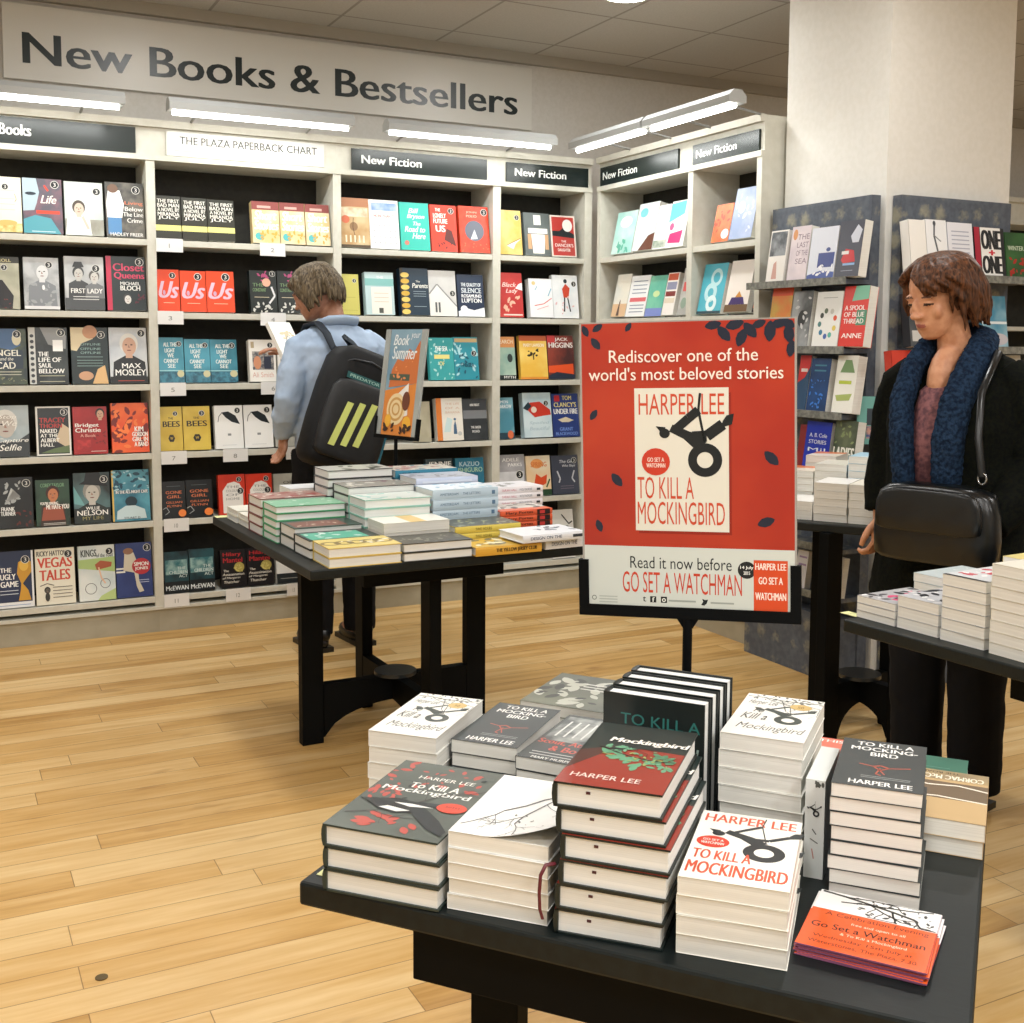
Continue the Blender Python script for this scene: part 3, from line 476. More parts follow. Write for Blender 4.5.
A['hotel'] = ([('B','b8d0d2'),('R',0,.68,1,.85,'7fb8b4'),('P',[(.2,.02),(.9,.02),(.9,.65),(.2,.65)],'e6e4da'),('R',.45,.04,.6,.16,'4a5048'),*bars(.3,.8,(.5,.4,.3),'cbb9a0'),TT('THE',.4,.85,.65,.91,'e8efee')], 'pale blue cover with a white building front')
A['parents'] = ([('B','1d3344'),('R',0,0,.1,1,'2c2618'),*[('E',.17,.07+.13*i,.15,.055,'d0a840' if i%2 else 'e8c868') for i in range(7)],TT('The',.55,.7,.7,.74,'e6e6dc'),TT('Parents',.42,.58,.98,.68,'e6e6dc',.02,.2),*bars(.45,.9,(.5,.45,.4,.18),'8fa0a8')], 'navy cover edged with golden leaves')
A['whitehouse'] = ([('B','d4d4d0','c6c6c4',8),('P',[(0,.5),(.3,.72),(1,.25),(1,0),(0,0)],'e6e5e0'),('L',[(0,.48),(.3,.7),(1,.22)],.05,'8f9090'),*[('R',.2+.12*i,.08,.27+.12*i,.3,'5a5e60') for i in range(2)],('K',.86,.5)], 'grey and white cover with a house gable')
A['silence'] = ([('B','1f2f48'),TT('THE QUALITY OF',.15,.7,.9,.8,'dfe6ea'),TT('SILENCE',.15,.56,.9,.68,'dfe6ea'),TT('ROSAMUND',.15,.45,.9,.53,'f4f6f6',.03),TT('LUPTON',.15,.33,.9,.43,'f4f6f6',.03),('P',[(0,0),(1,0),(1,.22),(.6,.15),(.3,.2),(0,.12)],'e8eef0'),('E',.22,.18,.13,.08,'f4f6f6')], 'navy cover with white lettering over snow')
A['scarlett'] = ([('B','1b1d1c'),TT('SCARLETT',.1,.82,.98,.92,'e6e2d0',.02),TT('THOMAS',.15,.7,.8,.8,'e6e2d0',.02),('X',61,14,.4,.4,.95,.66,.14,'e0d4b0'),('X',62,12,.05,.05,.95,.35,.2,'b8302a')], 'black cover with cream title and red petals')
A['tealmap'] = ([('B','3aa0a2'),('X',63,22,.02,.02,.98,.98,.13,'a8dcd8'),('R',.2,.5,.82,.6,'e6dc8a'),TT('THE SEA',.25,.68,.75,.8,'eef6f2',.02),TT('OF',.4,.34,.6,.44,'e6dc8a',.02)], 'teal patterned cover with a yellow label')
A['tealmap2'] = ([('B','2f8fa0'),('R',.05,.88,.98,.97,'c4a878'),('X',64,22,.02,.1,.98,.85,.18,'a9d6dc'),('X',65,10,.02,.02,.98,.6,.14,'20566a'),TT('THE SEA',.25,.3,.8,.4,'1f4a60',.02),('K',.82,.62)], 'teal cover of whales and waves with a tan heading')
A['whiteplain'] = ([('B','e4e6e6'),*bars(.1,.9,(.8,.2),'c6cacc')], 'plain white cover')
A['beigeplain'] = ([('B','b9b39c','aaa48c',9)], 'plain beige cover')
A['whitelady'] = ([('B','eae6dc'),('R',0,0,.2,1,'e0813a'),*[('T',s,.35,y,.9,y+.05,'d8b8a0',.0,0.) for s,y in (('THE LIFE',.84),('OF A',.74),('BANANA',.64))],('P',[(.25,.2),(.4,.55),(.6,.5),(.5,.2)],'c9dfe0'),('P',[(.62,.15),(.76,.15),(.74,.35),(.7,.48),(.64,.35)],'4a6a8a'),('E',.69,.5,.05,.03,'4a6a8a'),('E',.86,.16,.08,.05,'c6c8c4')], 'white cover with an orange spine and a blue lady')
A['charcoal'] = ([('B','3c4044','2c3033',9),('R',0,.52,1,.72,'7a7e82'),TT('ANNE ENRIGHT',.3,.82,.7,.88,'e6e6e2'),TT('THE GREEN',.3,.28,.7,.34,'e6e6e2'),TT('ROAD',.35,.18,.65,.24,'e6e6e2')], 'charcoal cover with a lighter band')
A['jennie'] = ([('B','26343a','3a4c52',9),TT('JENNIE',.1,.8,.95,.93,'eef0ee',.03),*bars(.2,.8,(.6,.5),'9aaab0')], 'slate cover with large white capitals')
A['kazuo'] = ([('B','24607a','2f7a96',9),TT('KAZUO',.15,.8,.85,.91,'b8ccd2',.02),TT('ISHIGURO',.1,.66,.95,.77,'a8c8a8',.02)], 'blue-green cover with pale green capitals')
A['gold'] = ([('B','d8b45a','e2c67c',12),('P',[(.3,.2),(.95,.36),(.7,.24),(.6,.12)],'f2ece0'),('L',[(.3,.2),(.95,.38)],.02,'5a4a30'),('K',.82,.84)], 'golden cover with a white bird')
A['greybottle'] = ([('B','6c7474','59605f',9),('R',.38,.72,.66,.95,'eceae4'),('R',.15,.52,.9,.64,'f2f0ea'),('P',[(.3,.05),(.74,.05),(.8,.5),(.26,.5)],'f0ece4'),('R',.12,.15,.26,.5,'c8a07a'),('R',.78,.15,.92,.5,'c8a07a')], 'grey cover with a tall white shape')
A['redblack'] = ([('B','e0d6cc'),('R',.06,.03,.94,.96,'b83a34'),('P',[(.06,.5),(.06,.62),(.35,.62),(.5,.7),(.94,.55),(.94,.46)],'1f2428'),('E',.68,.76,.2,.15,'eceae6'),TT('THE',.4,.35,.6,.4,'f0e6e0'),TT('DANCER\'S',.15,.24,.88,.32,'f0e6e0'),TT('DAUGHTER',.25,.13,.75,.2,'f0e6e0')], 'red cover with a white moon over a black skyline')
A['redlady'] = ([('B','c8403c','b83232',9),TT('Black',.15,.68,.75,.78,'f2e2da',.01,.3),TT('Lady',.3,.52,.8,.64,'f2e2da',.01,.3),('X',71,14,.15,.15,.85,.45,.2,'e6b8a0'),('P',[(.7,.65),(1,.6),(1,.78),(.85,.75)],'e8eef2'),*bars(.15,.95,(.04,),'f0dcd2',.03)], 'red cover with pale script and a swirling figure')
A['splash'] = ([('B','e9ebee'),('L',[(.2,.3),(.6,.35),(.95,.5)],.03,'d85a50'),('L',[(.25,.7),(.35,.8)],.03,'7ab0c8'),('L',[(.8,.55),(.95,.75)],.04,'7ab0c8'),('L',[(.3,.2),(.8,.3)],.02,'e08a80'),('E',.2,.88,.08,.05,'d8c48a')], 'white cover splashed with red and blue strokes')
A['redfigure'] = ([('B','dde3e8','eef0f2',9),('E',.52,.86,.07,.05,'23303a'),('P',[(.38,.68),(.52,.8),(.68,.7),(.62,.48),(.42,.48)],'c8452f'),('L',[(.46,.48),(.42,.15)],.05,'23303a'),('L',[(.58,.48),(.66,.15)],.05,'23303a'),('X',72,8,.05,.1,.95,.5,.1,'e0b8b8'),('K',.85,.8,.1)], 'white cover with a standing figure in red')
A['sand'] = ([('B','8fb0a4','b8ccb8',8),('R',0,.75,1,1,'d8945a'),TT('SEARCH',.05,.84,.9,.93,'f0e0c4',.02),('E',.7,.5,.15,.1,'2c3a3a'),('R',0,0,1,.1,'1f2a2a'),TT('MYTH',.3,.02,.95,.08,'eef0ea',.02)], 'pale green cover with an orange sky')
A['sunset'] = ([('B','e8b84a','f0d070',7),('R',0,.88,1,1,'b85a34'),('R',0,0,1,.05,'e0903a'),('X',73,10,.3,.5,.7,.68,.14,'2c2416'),('L',[(.5,.45),(.5,.6)],.04,'2c2416'),TT('MARY LAWSON',.15,.74,.9,.82,'f4e8d4')], 'amber sunset cover with a lone tree')
A['higgins'] = ([('B','4a2c2c','8a3c30',9),('R',0,.82,.3,1,'c83c3c'),TT('JACK',.3,.86,.8,.95,'f2f0ec',.03),TT('HIGGINS',.06,.72,.97,.84,'f2f0ec',.03),('P',[(0,.15),(.95,.1),(.95,.35),(0,.3)],'e2562c'),('P',[(0,0),(1,0),(1,.1),(.3,.16),(0,.08)],'2c3444')], 'dark red cover with bold white capitals and flames')
A['bluebook'] = ([('B','4f8ca0','82b4c4',7),TT('SIMON',.1,.86,.7,.93,'e8eef0'),TT('BARROW',.1,.74,.9,.83,'e8eef0'),('R',0,0,1,.15,'2a4452'),('E',.75,.1,.18,.1,'d8704a')], 'blue misty cover with an orange corner')
A['redbird'] = ([('B','b8d0da','cfe0e6',8),('P',[(.15,.62),(.25,.78),(.6,.8),(.95,.62),(.98,.5),(.7,.48),(.4,.45)],'c83a2c'),('P',[(0,.66),(.2,.8),(.3,.7),(.15,.6)],'1f3440'),('E',.38,.62,.1,.07,'e6d8cc'),TT('Spoiled',.2,.28,.9,.36,'a0bcc8',.0,.2),TT('Beautiful',.2,.16,.9,.24,'a0bcc8',.0,.2),('K',.82,.76,.09)], 'light blue cover with a red bird')
A['clancy'] = ([('B','2c3f7c'),TT('TOM',.4,.85,.75,.95,'e6d88a',.02),('R',.1,.82,.3,.96,'b82c34'),TT('CLANCY\'S',.08,.69,.92,.8,'e6d88a',.02),TT('UNDER FIRE',.06,.53,.96,.65,'f0f0ec',.03),('P',[(.2,.4),(.5,.46),(.8,.38),(.6,.34),(.35,.34)],'d8ccb0'),TT('GRANT',.25,.14,.75,.22,'7a9ae0'),TT('BLACKWOOD',.1,.04,.92,.11,'7a9ae0')], 'royal blue thriller cover with cream and white capitals')
A['silvermoor'] = ([('B','b4b4b8','9a9aa0',9),TT('ADELE',.2,.84,.8,.92,'eeeeec'),TT('PARKS',.4,.72,.9,.8,'eeeeec'),('M',.05,.3,.95,.6,'dcdee2','c4c6ca',12),('E',.88,.18,.1,.12,'b08a50'),('K',.8,.52,.14)], 'silver grey cover with white lettering')
A['tulip'] = ([('B','eadfc6','e6c8a0',7),('R',0,0,1,.15,'2c4a34'),('P',[(.3,.3),(.5,.2),(.8,.3),(.85,.52),(.6,.45),(.4,.55)],'d8502c'),('E',.45,.8,.25,.12,'e8a060'),TT('SPRING',.2,.72,.85,.84,'d87a40'),('L',[(.8,.2),(.95,.4)],.06,'3a5c3c')], 'cream cover with an orange tulip')
A['slate'] = ([('B','454a58'),TT('The Girl',.3,.8,.85,.88,'d8dade',.01,.2),TT('Who Slept',.4,.68,.9,.76,'d8dade',.01,.2),('L',[(.2,.6),(.3,.4),(.25,.3)],.05,'c8cad0'),('L',[(.85,.6),(.75,.4),(.85,.3)],.05,'c8cad0'),*bars(.3,.8,(.2,.14),'8a7c88'),('K',.86,.86,.1)], 'slate grey cover with white sprigs')
A['whitecat'] = ([('B','e4e4e0'),('O',.4,.2,.25,.2,'26292b'),('L',[(.5,.9),(.8,.7),(.95,.75)],.05,'26292b'),('K',.7,.6,.14)], 'white cover with black curls')
# wing and racks
A['aqua_pale'] = ([('B','cfe8e2','a4d8d0',7),('E',.5,.75,.3,.14,'e4f2ee'),('X',81,10,.1,.02,.9,.3,.2,'5ab49c')], 'aqua and white cover')
A['whitebrown'] = ([('B','e6ecec','cfe0e4',9),('P',[(.3,0),(1,0),(1,.35),(.7,.3)],'6a4436'),('E',.3,.8,.2,.1,'7ac4cc')], 'thick white cover with a brown corner')
A['whitegreen'] = ([('B','eef0ee'),('M',.0,.03,1,.2,'8fa090','c8ccc0',30)], 'white cover with a green foot')
A['aquapink'] = ([('B','eef0ec'),('P',[(.0,.55),(.8,.7),(.8,.98),(0,.95)],'6ac4cc'),('P',[(.1,.1),(.8,.08),(.85,.35),(.15,.3)],'c83a78'),('E',.2,.45,.12,.08,'d85a8a')], 'aqua and white cover with a pink bowl')
A['orangedot'] = ([('B','dc5a28','e87840',12),('E',.75,.2,.22,.13,'e6e8e8'),('X',82,10,.1,.3,.9,.9,.2,'a83c1c')], 'orange cover with a white disc')
A['bluegrey'] = ([('B','8a9cc0','a8b4d0',10),('E',.35,.62,.16,.12,'e4e8ee'),('X',83,12,.1,.1,.9,.9,.2,'c4cce0')], 'tall lavender-blue cover')
A['beigefig'] = ([('B','d8dad2','e6e2d4',9),('P',[(.3,.05),(.6,.05),(.5,.4)],'6a4a38'),('R',0,0,1,.3,'dcb890'),('P',[(.35,.02),(.55,.02),(.48,.42)],'5a4034')], 'pale cover with a thin brown figure')
A['whitered'] = ([('B','eceeee'),('R',.1,.36,.95,.46,'d8686c'),*bars(.15,.9,(.85,.75,.65,.56,.26,.18,.1),'8f98a8',.025)], 'white cover with lines of print and a red line')
A['greensea'] = ([('B','5ab09c','7ac4a8',7),('R',0,0,1,.2,'7a8ac8'),('E',.5,.55,.2,.08,'c8dca0')], 'sea-green cover with a blue foot')
A['stripes'] = ([('B','e8e4de'),('R',.05,.82,.9,.98,'c8502c'),('R',.05,.6,.9,.78,'8a8ea8'),('R',.05,.44,.9,.56,'7a2c2c'),('R',.05,.28,.9,.4,'d8ccb8')], 'white cover with orange, grey and maroon bands')
A['greyred'] = ([('B','a8a8a4','c4c4c0',12),('R',.2,.5,.9,.7,'c85050'),('E',.5,.25,.3,.12,'8aa090')], 'grey cover with a red panel')
A['aquaface'] = ([('B','4cb0c4'),('O',.6,.72,.24,.14,'b8e0e4'),('O',.45,.42,.26,.12,'b8e0e4'),('O',.55,.2,.22,.1,'d8eef0'),('R',0,0,1,.05,'1f4450')], 'bright aqua cover with white loops')
A['whiteship'] = ([('B','ebe4dc'),('R',0,0,1,.14,'6a5236'),('P',[(.15,.14),(.85,.14),(.75,.28),(.25,.28)],'3a2c6a'),('P',[(.4,.28),(.55,.4),(.7,.28)],'c88a3a')], 'white cover with a small ship above a brown foot')
A['orangeblack'] = ([('B','c8cccc'),('R',0,0,1,.45,'22262a'),('R',.1,.1,.9,.42,'dc5a24')], 'grey and black cover with an orange panel')
A['catcover'] = ([('B','e8e4de'),('M',.05,.5,.95,.97,'4a4e54','8f9498',18),('P',[(.3,.05),(.6,.05),(.5,.4),(.35,.35)],'c89c90')], 'grey patterned cover with a pink figure')
A['lilac'] = ([('B','cfc4cc','e4d8dc',10),('E',.2,.85,.12,.1,'d8955a'),*[('T',s,.35,y,.95,y+.1,'8a7484',.0,0.) for s,y in (('THE',.75),('LAST',.6),('OF THE',.45),('SEA',.3))]], 'lilac cover with mauve lettering')
A['whiteblue'] = ([('B','dde2ee'),('R',.35,.22,.95,.5,'3f4c8c'),('P',[(0,0),(1,0),(1,.12),(.5,.16),(0,.08)],'4a5ea0'),('X',91,12,.2,.08,.95,.26,.12,'eef0f6'),('E',.7,.56,.08,.04,'3f4c8c')], 'white cover with a blue block and splashes')
A['darkshirt'] = ([('B','4a4c58'),('P',[(.5,.72),(.75,.92),(.95,.82),(.85,.6),(.6,.6)],'cdd2de'),('P',[(.2,.3),(.35,.5),(.7,.46),(.8,.26),(.3,.24)],'c8383c'),('R',.2,.4,.5,.46,'e6e2e0'),('R',.3,.2,.8,.24,'8ab0d8'),*bars(.25,.75,(.1,),'9a9eac')], 'slate cover with a white gem and a red shirt')
A['orangegreen'] = ([('B','c8a04a','d8803c',10),('R',0,.85,1,1,'d8502c'),('X',92,14,.1,.05,.9,.4,.15,'5a7a3a')], 'orange and green painted cover')
A['bwphoto'] = ([('B','4c5052','a0a4a6',8),('E',.55,.5,.2,.15,'26292b'),('X',93,12,.1,.05,.9,.9,.2,'c8caca')], 'black and white photographic cover')
A['colourwheel'] = ([('B','e9eae6'),*[('E',.52+.3*math.cos(a),.42+.24*math.sin(a),.07,.05,c) for a,c in ((.4,'d85a40'),(1.1,'c8c8c0'),(1.9,'5a6a58'),(2.5,'3c4440'),(3.2,'4a7a78'),(3.9,'3a7aa0'),(4.6,'4a6ab0'),(5.2,'5ab0a0'),(5.9,'d8c05a'))],*bars(.25,.8,(.88,),'a8aaa6')], 'white cover with a ring of coloured dots')
A['redgreen'] = ([('B','d83c34'),('P',[(.35,.75),(1,.78),(1,1),(.45,1)],'7ab89c'),('R',.6,.35,1,.6,'4a8a6a'),*[('T',s,.1,y,.9,y+.08,'f6ece8',.03,0.) for s,y in (('A SPOOL',.6),('OF BLUE',.49),('THREAD',.38),('ANNE',.14))]], 'red and green cover with white capitals')
A['redblue'] = ([('B','2a4a6a'),('P',[(0,.5),(.6,.6),(1,.8),(1,1),(0,1)],'c83434'),('R',.2,.7,.8,.76,'e8d8d4')], 'red and blue cover')
A['nightblue'] = ([('B','1c3a64','24508c',6),('X',94,22,.1,.05,.9,.6,.13,'3a7ad0'),*bars(.2,.8,(.85,.75),'4a88a0',.03)], 'night-blue cover with sparkling lights')
A['whitegreen2'] = ([('B','eeeee4'),('P',[(.2,.7),(.9,.7),(.7,.92),(.4,.92)],'7a9a6a'),('R',.2,.5,.8,.56,'b8c84a'),('P',[(.1,.3),(.9,.34),(.8,.22),(.2,.2)],'a8b86a')], 'thick white cover with green sketches')
A['reddark'] = ([('B','6a2424','8a2c2c',9)], 'dark red cover')
A['royal'] = ([('B','2438b0'),*[('T',s,.15,y,.85,y+.07,'e4e8f4',.02,0.) for s,y in (('A. B. Cole',.72),('STORIES',.6),('Mil',.46))],('P',[(.4,.05),(.7,.1),(.75,.35),(.5,.38)],'dfe4f0')], 'royal blue cover with a pale bird')
A['ladies'] = ([('B','4a5442','6a7458',14),TT('LADIES',.05,.34,.97,.56,'f0f0e4',.03),('X',95,10,.1,.6,.9,.95,.18,'8a9a6a'),('E',.75,.2,.12,.08,'c86a4a')], 'moss green cover with tall white capitals')
A['orchard'] = ([('B','c6c8cc','d8d8d8',9),('X',96,16,.1,.03,.9,.3,.2,'d0703c'),('E',.4,.85,.3,.1,'a08a84')], 'misty grey cover with orange trees')
A['mauve'] = ([('B','d8d8dc'),*bars(.2,.9,(.8,.6),'a08ab0',.05)], 'pale mauve cover')
A['whitepages'] = ([('B','eceae4')], 'thick blank white cover')
A['inkfigure'] = ([('B','eceef0'),('L',[(.42,.9),(.38,.7),(.5,.45),(.6,.2)],.08,'5a5e64'),('E',.42,.93,.07,.05,'4a4e54'),('L',[(.4,.7),(.7,.6)],.04,'7a7e84')], 'white cover with an ink figure')
A['textpage'] = ([('B','e4e6ee'),*bars(.15,.85,[.1+.08*i for i in range(10)],'a8acc0',.02)], 'white cover filled with lines of print')
A['oneone'] = ([('B','23272b'),('R',0,0,.18,1,'a8283c'),('R',.2,0,.88,1,'f0f0ee'),TT('ONE',.24,.55,.85,.95,'23272b',.05),TT('ONE',.24,.05,.85,.42,'23272b',.05),('R',.45,.47,.66,.5,'d02c40'),('R',.52,.43,.59,.54,'d02c40'),*[('R',.88,.06+.2*i,1,.16+.2*i,'23272b') for i in range(5)]], 'white cover with giant black capitals and a red plus')
A['holly'] = ([('B','3c6a3c','2c5030',9),('X',97,12,.05,.05,.8,.5,.2,'a83028'),TT('WINTER',.1,.6,.8,.7,'cfe0c8')], 'green cover with red berries')
A['bluewhale'] = ([('B','4a8aa8','a8ccd8',6),('E',.6,.15,.4,.12,'c4c0c8'),('R',0,.45,1,.5,'dfe8ec')], 'sea-blue and white cover')
A['darkface'] = ([('B','33383c','5a5e62',9),('R',.1,.1,.9,.3,'c8c8c4')], 'dark grey cover')
A['redwhite2'] = ([('B','c84030'),('P',[(.3,.5),(.95,.7),(.95,.2),(.4,.2)],'eee8e4')], 'red cover with a white wedge')
A['palegrey'] = ([('B','c4c4c0','d8d8d4',9)], 'pale grey cover')
# table books
A['hb_grey'] = ([('B','555c54','4c534c',9),('X',101,26,.02,.62,.98,.98,.1,'b24a3e'),('X',102,20,.02,.4,.3,.6,.1,'b24a3e'),('X',103,16,.2,.06,.7,.22,.12,'b24a3e'),('X',104,6,.02,.02,.9,.97,.06,'1c2123'),TT('HARPER LEE',.3,.755,.82,.8,'e8e8e0',.01),TT('To Kill A',.3,.62,.76,.695,'eeeee6',.02),TT('Mockingbird',.1,.53,.9,.61,'eeeee6',.02),
    *twigs(105,.05,.18,.25,.9,.012,'3a3230',.68,2),('P',[(.12,.36),(.2,.42),(.34,.45),(.5,.43),(.64,.37),(.6,.3),(.42,.26),(.25,.29)],'16191b'),('E',.17,.375,.065,.04,'16191b'),('P',[(.02,.385),(.12,.4),(.12,.36)],'16191b'),('P',[(.5,.4),(.58,.28),(.8,.13),(.97,.07),(.98,.13),(.85,.24),(.66,.36)],'1a1f22'),('P',[(.34,.42),(.7,.45),(.92,.43),(.55,.38)],'22272a'),('P',[(.34,.39),(.5,.4),(.7,.385),(.5,.36)],'e6e6e0'),('P',[(.26,.3),(.44,.275),(.54,.31),(.32,.335)],'dcdcd6'),('E',.84,.42,.13,.065,'d0442c'),TT('50TH',.78,.42,.9,.44,'7a1c14')], 'grey-green hardback with red foliage and a magpie', '26332f')
BR = [('L',[(.05,.5),(.3,.6),(.5,.62),(.7,.8),(.95,.92)],.022,'4e4e4c'),('L',[(.5,.62),(.42,.4),(.52,.22),(.45,.1)],.02,'4e4e4c'),('L',[(.52,.62),(.68,.46),(.6,.3),(.5,.22)],.016,'5a5a58'),('L',[(.6,.55),(.8,.4),(.9,.46),(.85,.58)],.014,'5a5a58'),('L',[(.7,.8),(.55,.86)],.012,'6a6a68'),('L',[(.78,.84),(.9,.76)],.012,'6a6a68'),('X',111,14,.5,.7,.95,.95,.05,'6a6a66'),('X',112,12,.3,.1,.9,.5,.04,'6a6a66')]
A['pb_branch'] = ([('B','eeeeea'),*twigs(112,.98,.9,3.9,1.0,.022,'4a4a48',.65,4),*twigs(117,.75,.72,4.5,.8,.016,'5a5a58',.65,3),('X',111,14,.5,.7,.95,.95,.05,'6a6a66'),('X',112,10,.3,.1,.9,.5,.04,'6a6a66')], 'white paperback with a bare branch')
A['hb_red'] = ([('B','1d2a28'),('P',[(0,0),(1,0),(1,.6),(.55,.62),(.25,.5),(0,.2)],'8c3022'),('P',[(0,.2),(.25,.5),(.3,.62),(0,.5)],'4a2a22'),*[('X',120+i,12,x0,y0,x1,y1,.13,'5f9a78') for i,(x0,y0,x1,y1) in enumerate(((.22,.5,.5,.64),(.3,.4,.6,.48),(.55,.26,.95,.42)))],('X',125,12,.6,.42,.95,.56,.12,'4a7a5c'),*twigs(121,.15,.6,-.3,.85,.016,'241a16',.62,4),('X',126,16,.25,.36,.95,.58,.07,'8a9a5a'),('X',127,18,.25,.36,.95,.6,.06,'6aa07e'),TT('Mockingbird',.22,.665,1.0,.76,'f0ece2',.03,.15),TT('HARPER LEE',.1,.1,.75,.16,'e8cfc4',.01)], 'red and dark green hardback with a leafy branch', '14201f')
A['pb_script'] = ([('B','ecebe4'),('X',131,30,.05,.88,.98,.99,.07,'5c615c'),*twigs(132,.02,.93,.05,.9,.02,'4c514c',.65,3),TT('Harper Lee',.08,.72,.45,.85,'6f726c',.0,.3),*tyre(.68,.44,.9,'3a443e'),TT('To',.2,.55,.34,.66,'4a4d48',.0,.3),TT('Kill a',.1,.38,.42,.52,'4a4d48',.0,.3),TT('Mockingbird',.12,.12,.95,.28,'4a4d48',.0,.3),('E',.75,.78,.14,.07,'cdb06e'),TT('50',.71,.75,.79,.8,'8a6c30')], 'white script-titled paperback')
A['pb_fig'] = ([('B','edece2'),TT('HARPER LEE',.05,.84,.95,.96,'cc5232',.015),*tyre(.7,.46,1.05),('E',.2,.53,.16,.085,'cf3e28'),TT('GO SET A',.1,.54,.3,.57,'f6e6de'),TT('WATCHMAN',.09,.49,.31,.525,'f6e6de'),TT('TO KILL A',.05,.28,.6,.41,'cc5232',.015),TT('MOCKINGBIRD',.04,.08,.96,.24,'cc5232',.015)], 'cream paperback with red title and a tyre swing')
A['pb_black'] = ([('B','353c3d'),TT('TO KILL A',.18,.87,.85,.95,'eeeeea',.02),TT('MOCKING-',.12,.76,.9,.84,'eeeeea',.02),TT('BIRD',.36,.65,.68,.73,'eeeeea',.02),('L',[(.25,.46),(.42,.43),(.5,.36),(.6,.42),(.84,.47)],.022,BIRD),('L',[(.42,.43),(.5,.46),(.6,.42)],.03,BIRD),('L',[(.5,.4),(.46,.28),(.52,.26)],.02,BIRD),('L',[(.5,.36),(.56,.28)],.018,BIRD),*bars(.3,.85,(.22,.19),'9aa09e',.008),TT('HARPER LEE',.18,.05,.88,.13,'f0f0ec',.02)], 'dark slate paperback with a red bird and white capitals')
A['pb_scout'] = ([('B','2b3030','3d4242',9),('M',.05,.4,.95,.95,'4a5050','a9aca8',24),*[('R',.15+.13*i,.5,.18+.13*i,.85,'d8dad6') for i in range(6)],TT('Scout, Atticus',.04,.32,.97,.42,'c8503c',.02),TT('& Boo',.3,.2,.8,.3,'c8503c',.02),*bars(.12,.9,(.14,.09),'c9cbc6'),TT('MARY MURPHY',.2,.02,.85,.06,'e0e0da')], 'black photographic paperback with red lettering')
A['pb_camo'] = ([('B','6f7361','4d5148',6),('X',141,16,.05,.1,.95,.9,.25,'c4c6ba'),('X',142,12,.05,.1,.95,.9,.2,'2c302c'),*bars(.45,.95,(.72,.64,.56),'d8dad2',.03)], 'mottled grey-green paperback')
A['yellow'+'_hb'] = None
del A['yellow_hb']
A['t_yellow'] = ([('B','e4cf7c'),*[('O',.5,.14+.18*i,.2,.13,'8a7440') for i in range(5)],('X',151,8,.3,.05,.7,.95,.16,'f4eeda')], 'pale yellow hardback', 'd9c06a')
A['t_charcoal'] = ([('B','45463f'),('X',152,22,.3,.05,.8,.95,.12,'8a8c80'),*bars(.1,.9,(.5,),'6a6c62')], 'charcoal hardback', '3a3b36')
A['jersey'] = ([('B','d8b24c','c9a23e',9),('X',153,14,.1,.05,.9,.95,.3,'6a6a60'),('X',154,10,.1,.05,.9,.95,.3,'eee6c4')], 'golden yellow hardback with printed spine', 'd8a63c')
A['designon'] = ([('B','e6eaf0'),('X',155,14,.3,.05,.95,.6,.2,'6a7482')], 'white hardback with grey drawing', 'e2e6ec')
A['yellowspine'] = ([('B','55584e'),('X',156,18,.05,.05,.95,.95,.16,'9aa08a'),('X',157,8,.2,.2,.8,.8,.12,'d8d890')], 'grey patterned hardback with a yellow spine', 'd6c258')
A['orangespine'] = ([('B','b0aaa2','dcd8d0',14),('R',0,0,.3,1,'e0653e'),('X',158,10,.3,.1,.95,.9,.3,'4a4440')], 'hardback with a bright orange spine', 'e0603a')
A['pinktext'] = ([('B','e9eaf0'),('X',159,14,.2,.4,.9,.9,.2,'7a7c7c')], 'white hardback with grey sketch', 'e8e6ea')
A['bluespine'] = ([('B','dfe9f0'),('X',160,22,.05,.05,.95,.95,.16,'74b4d2')], 'pale blue hardback with blue pattern', 'bcd0de')
A['lilac_hb'] = ([('B','b9bcc8'),('X',161,18,.05,.05,.95,.95,.2,'84848e')], 'lilac-grey hardback', 'c2cbe0')
A['teal_hb'] = ([('B','d6cfc4'),('X',162,16,.05,.05,.95,.95,.22,'a05a5a'),('X',163,10,.05,.05,.95,.95,.2,'4a88a0')], 'teal-spined hardback with a mottled cover', '2f7f9a')
A['aqua_hb'] = ([('B','d4dcd6'),('X',164,12,.05,.05,.95,.95,.2,'8fc4bc')], 'hardback with aqua boards', '8cc8b8')
A['whitegold'] = ([('B','ecebe2'),('R',0,.4,1,.65,'e0c078')], 'white book with a golden band', 'e8e6da')
A['greytop'] = ([('B','8f8c84'),('X',165,14,.05,.05,.95,.95,.25,'d8d6cc'),('X',166,8,.05,.05,.95,.95,.2,'7a5f66')], 'hardback with a grey marbled cover', '1d2226')
A['blacktop'] = ([('B','c9cac4'),('X',167,12,.05,.3,.95,.95,.3,'3a3c3a')], 'hardback with a black and white cover', '23272a')
A['green'] = ([('B','8fc6a4'),('X',168,8,.1,.05,.9,.95,.16,'cfe6d4')], 'mint green hardback', '3f9f6c')
A['brown'] = ([('B','344a42'),('R',.2,.05,.9,.8,'7c4438'),('X',169,10,.3,.1,.8,.8,.12,'d8c8b8')], 'dark green hardback with a brown panel', '2a3f38')
A['tealdark'] = ([('B','26332f'),('R',.15,.05,.95,.85,'58b49a'),('X',170,12,.2,.1,.9,.8,.2,'dff0e8')], 'black hardback with a mint panel', '1c2624')
A['redbrown'] = ([('B','b08a80'),('X',171,20,.05,.05,.95,.95,.22,'a04a44'),('X',172,12,.05,.05,.95,.95,.2,'e4dcd2')], 'mottled rose hardback', '7c3430')
A['cream'] = ([('B','efeee2')], 'plain cream book', 'e8e6d8')
A['plainwhite'] = ([('B','eceef0')], 'plain white book', 'e6e8ea')
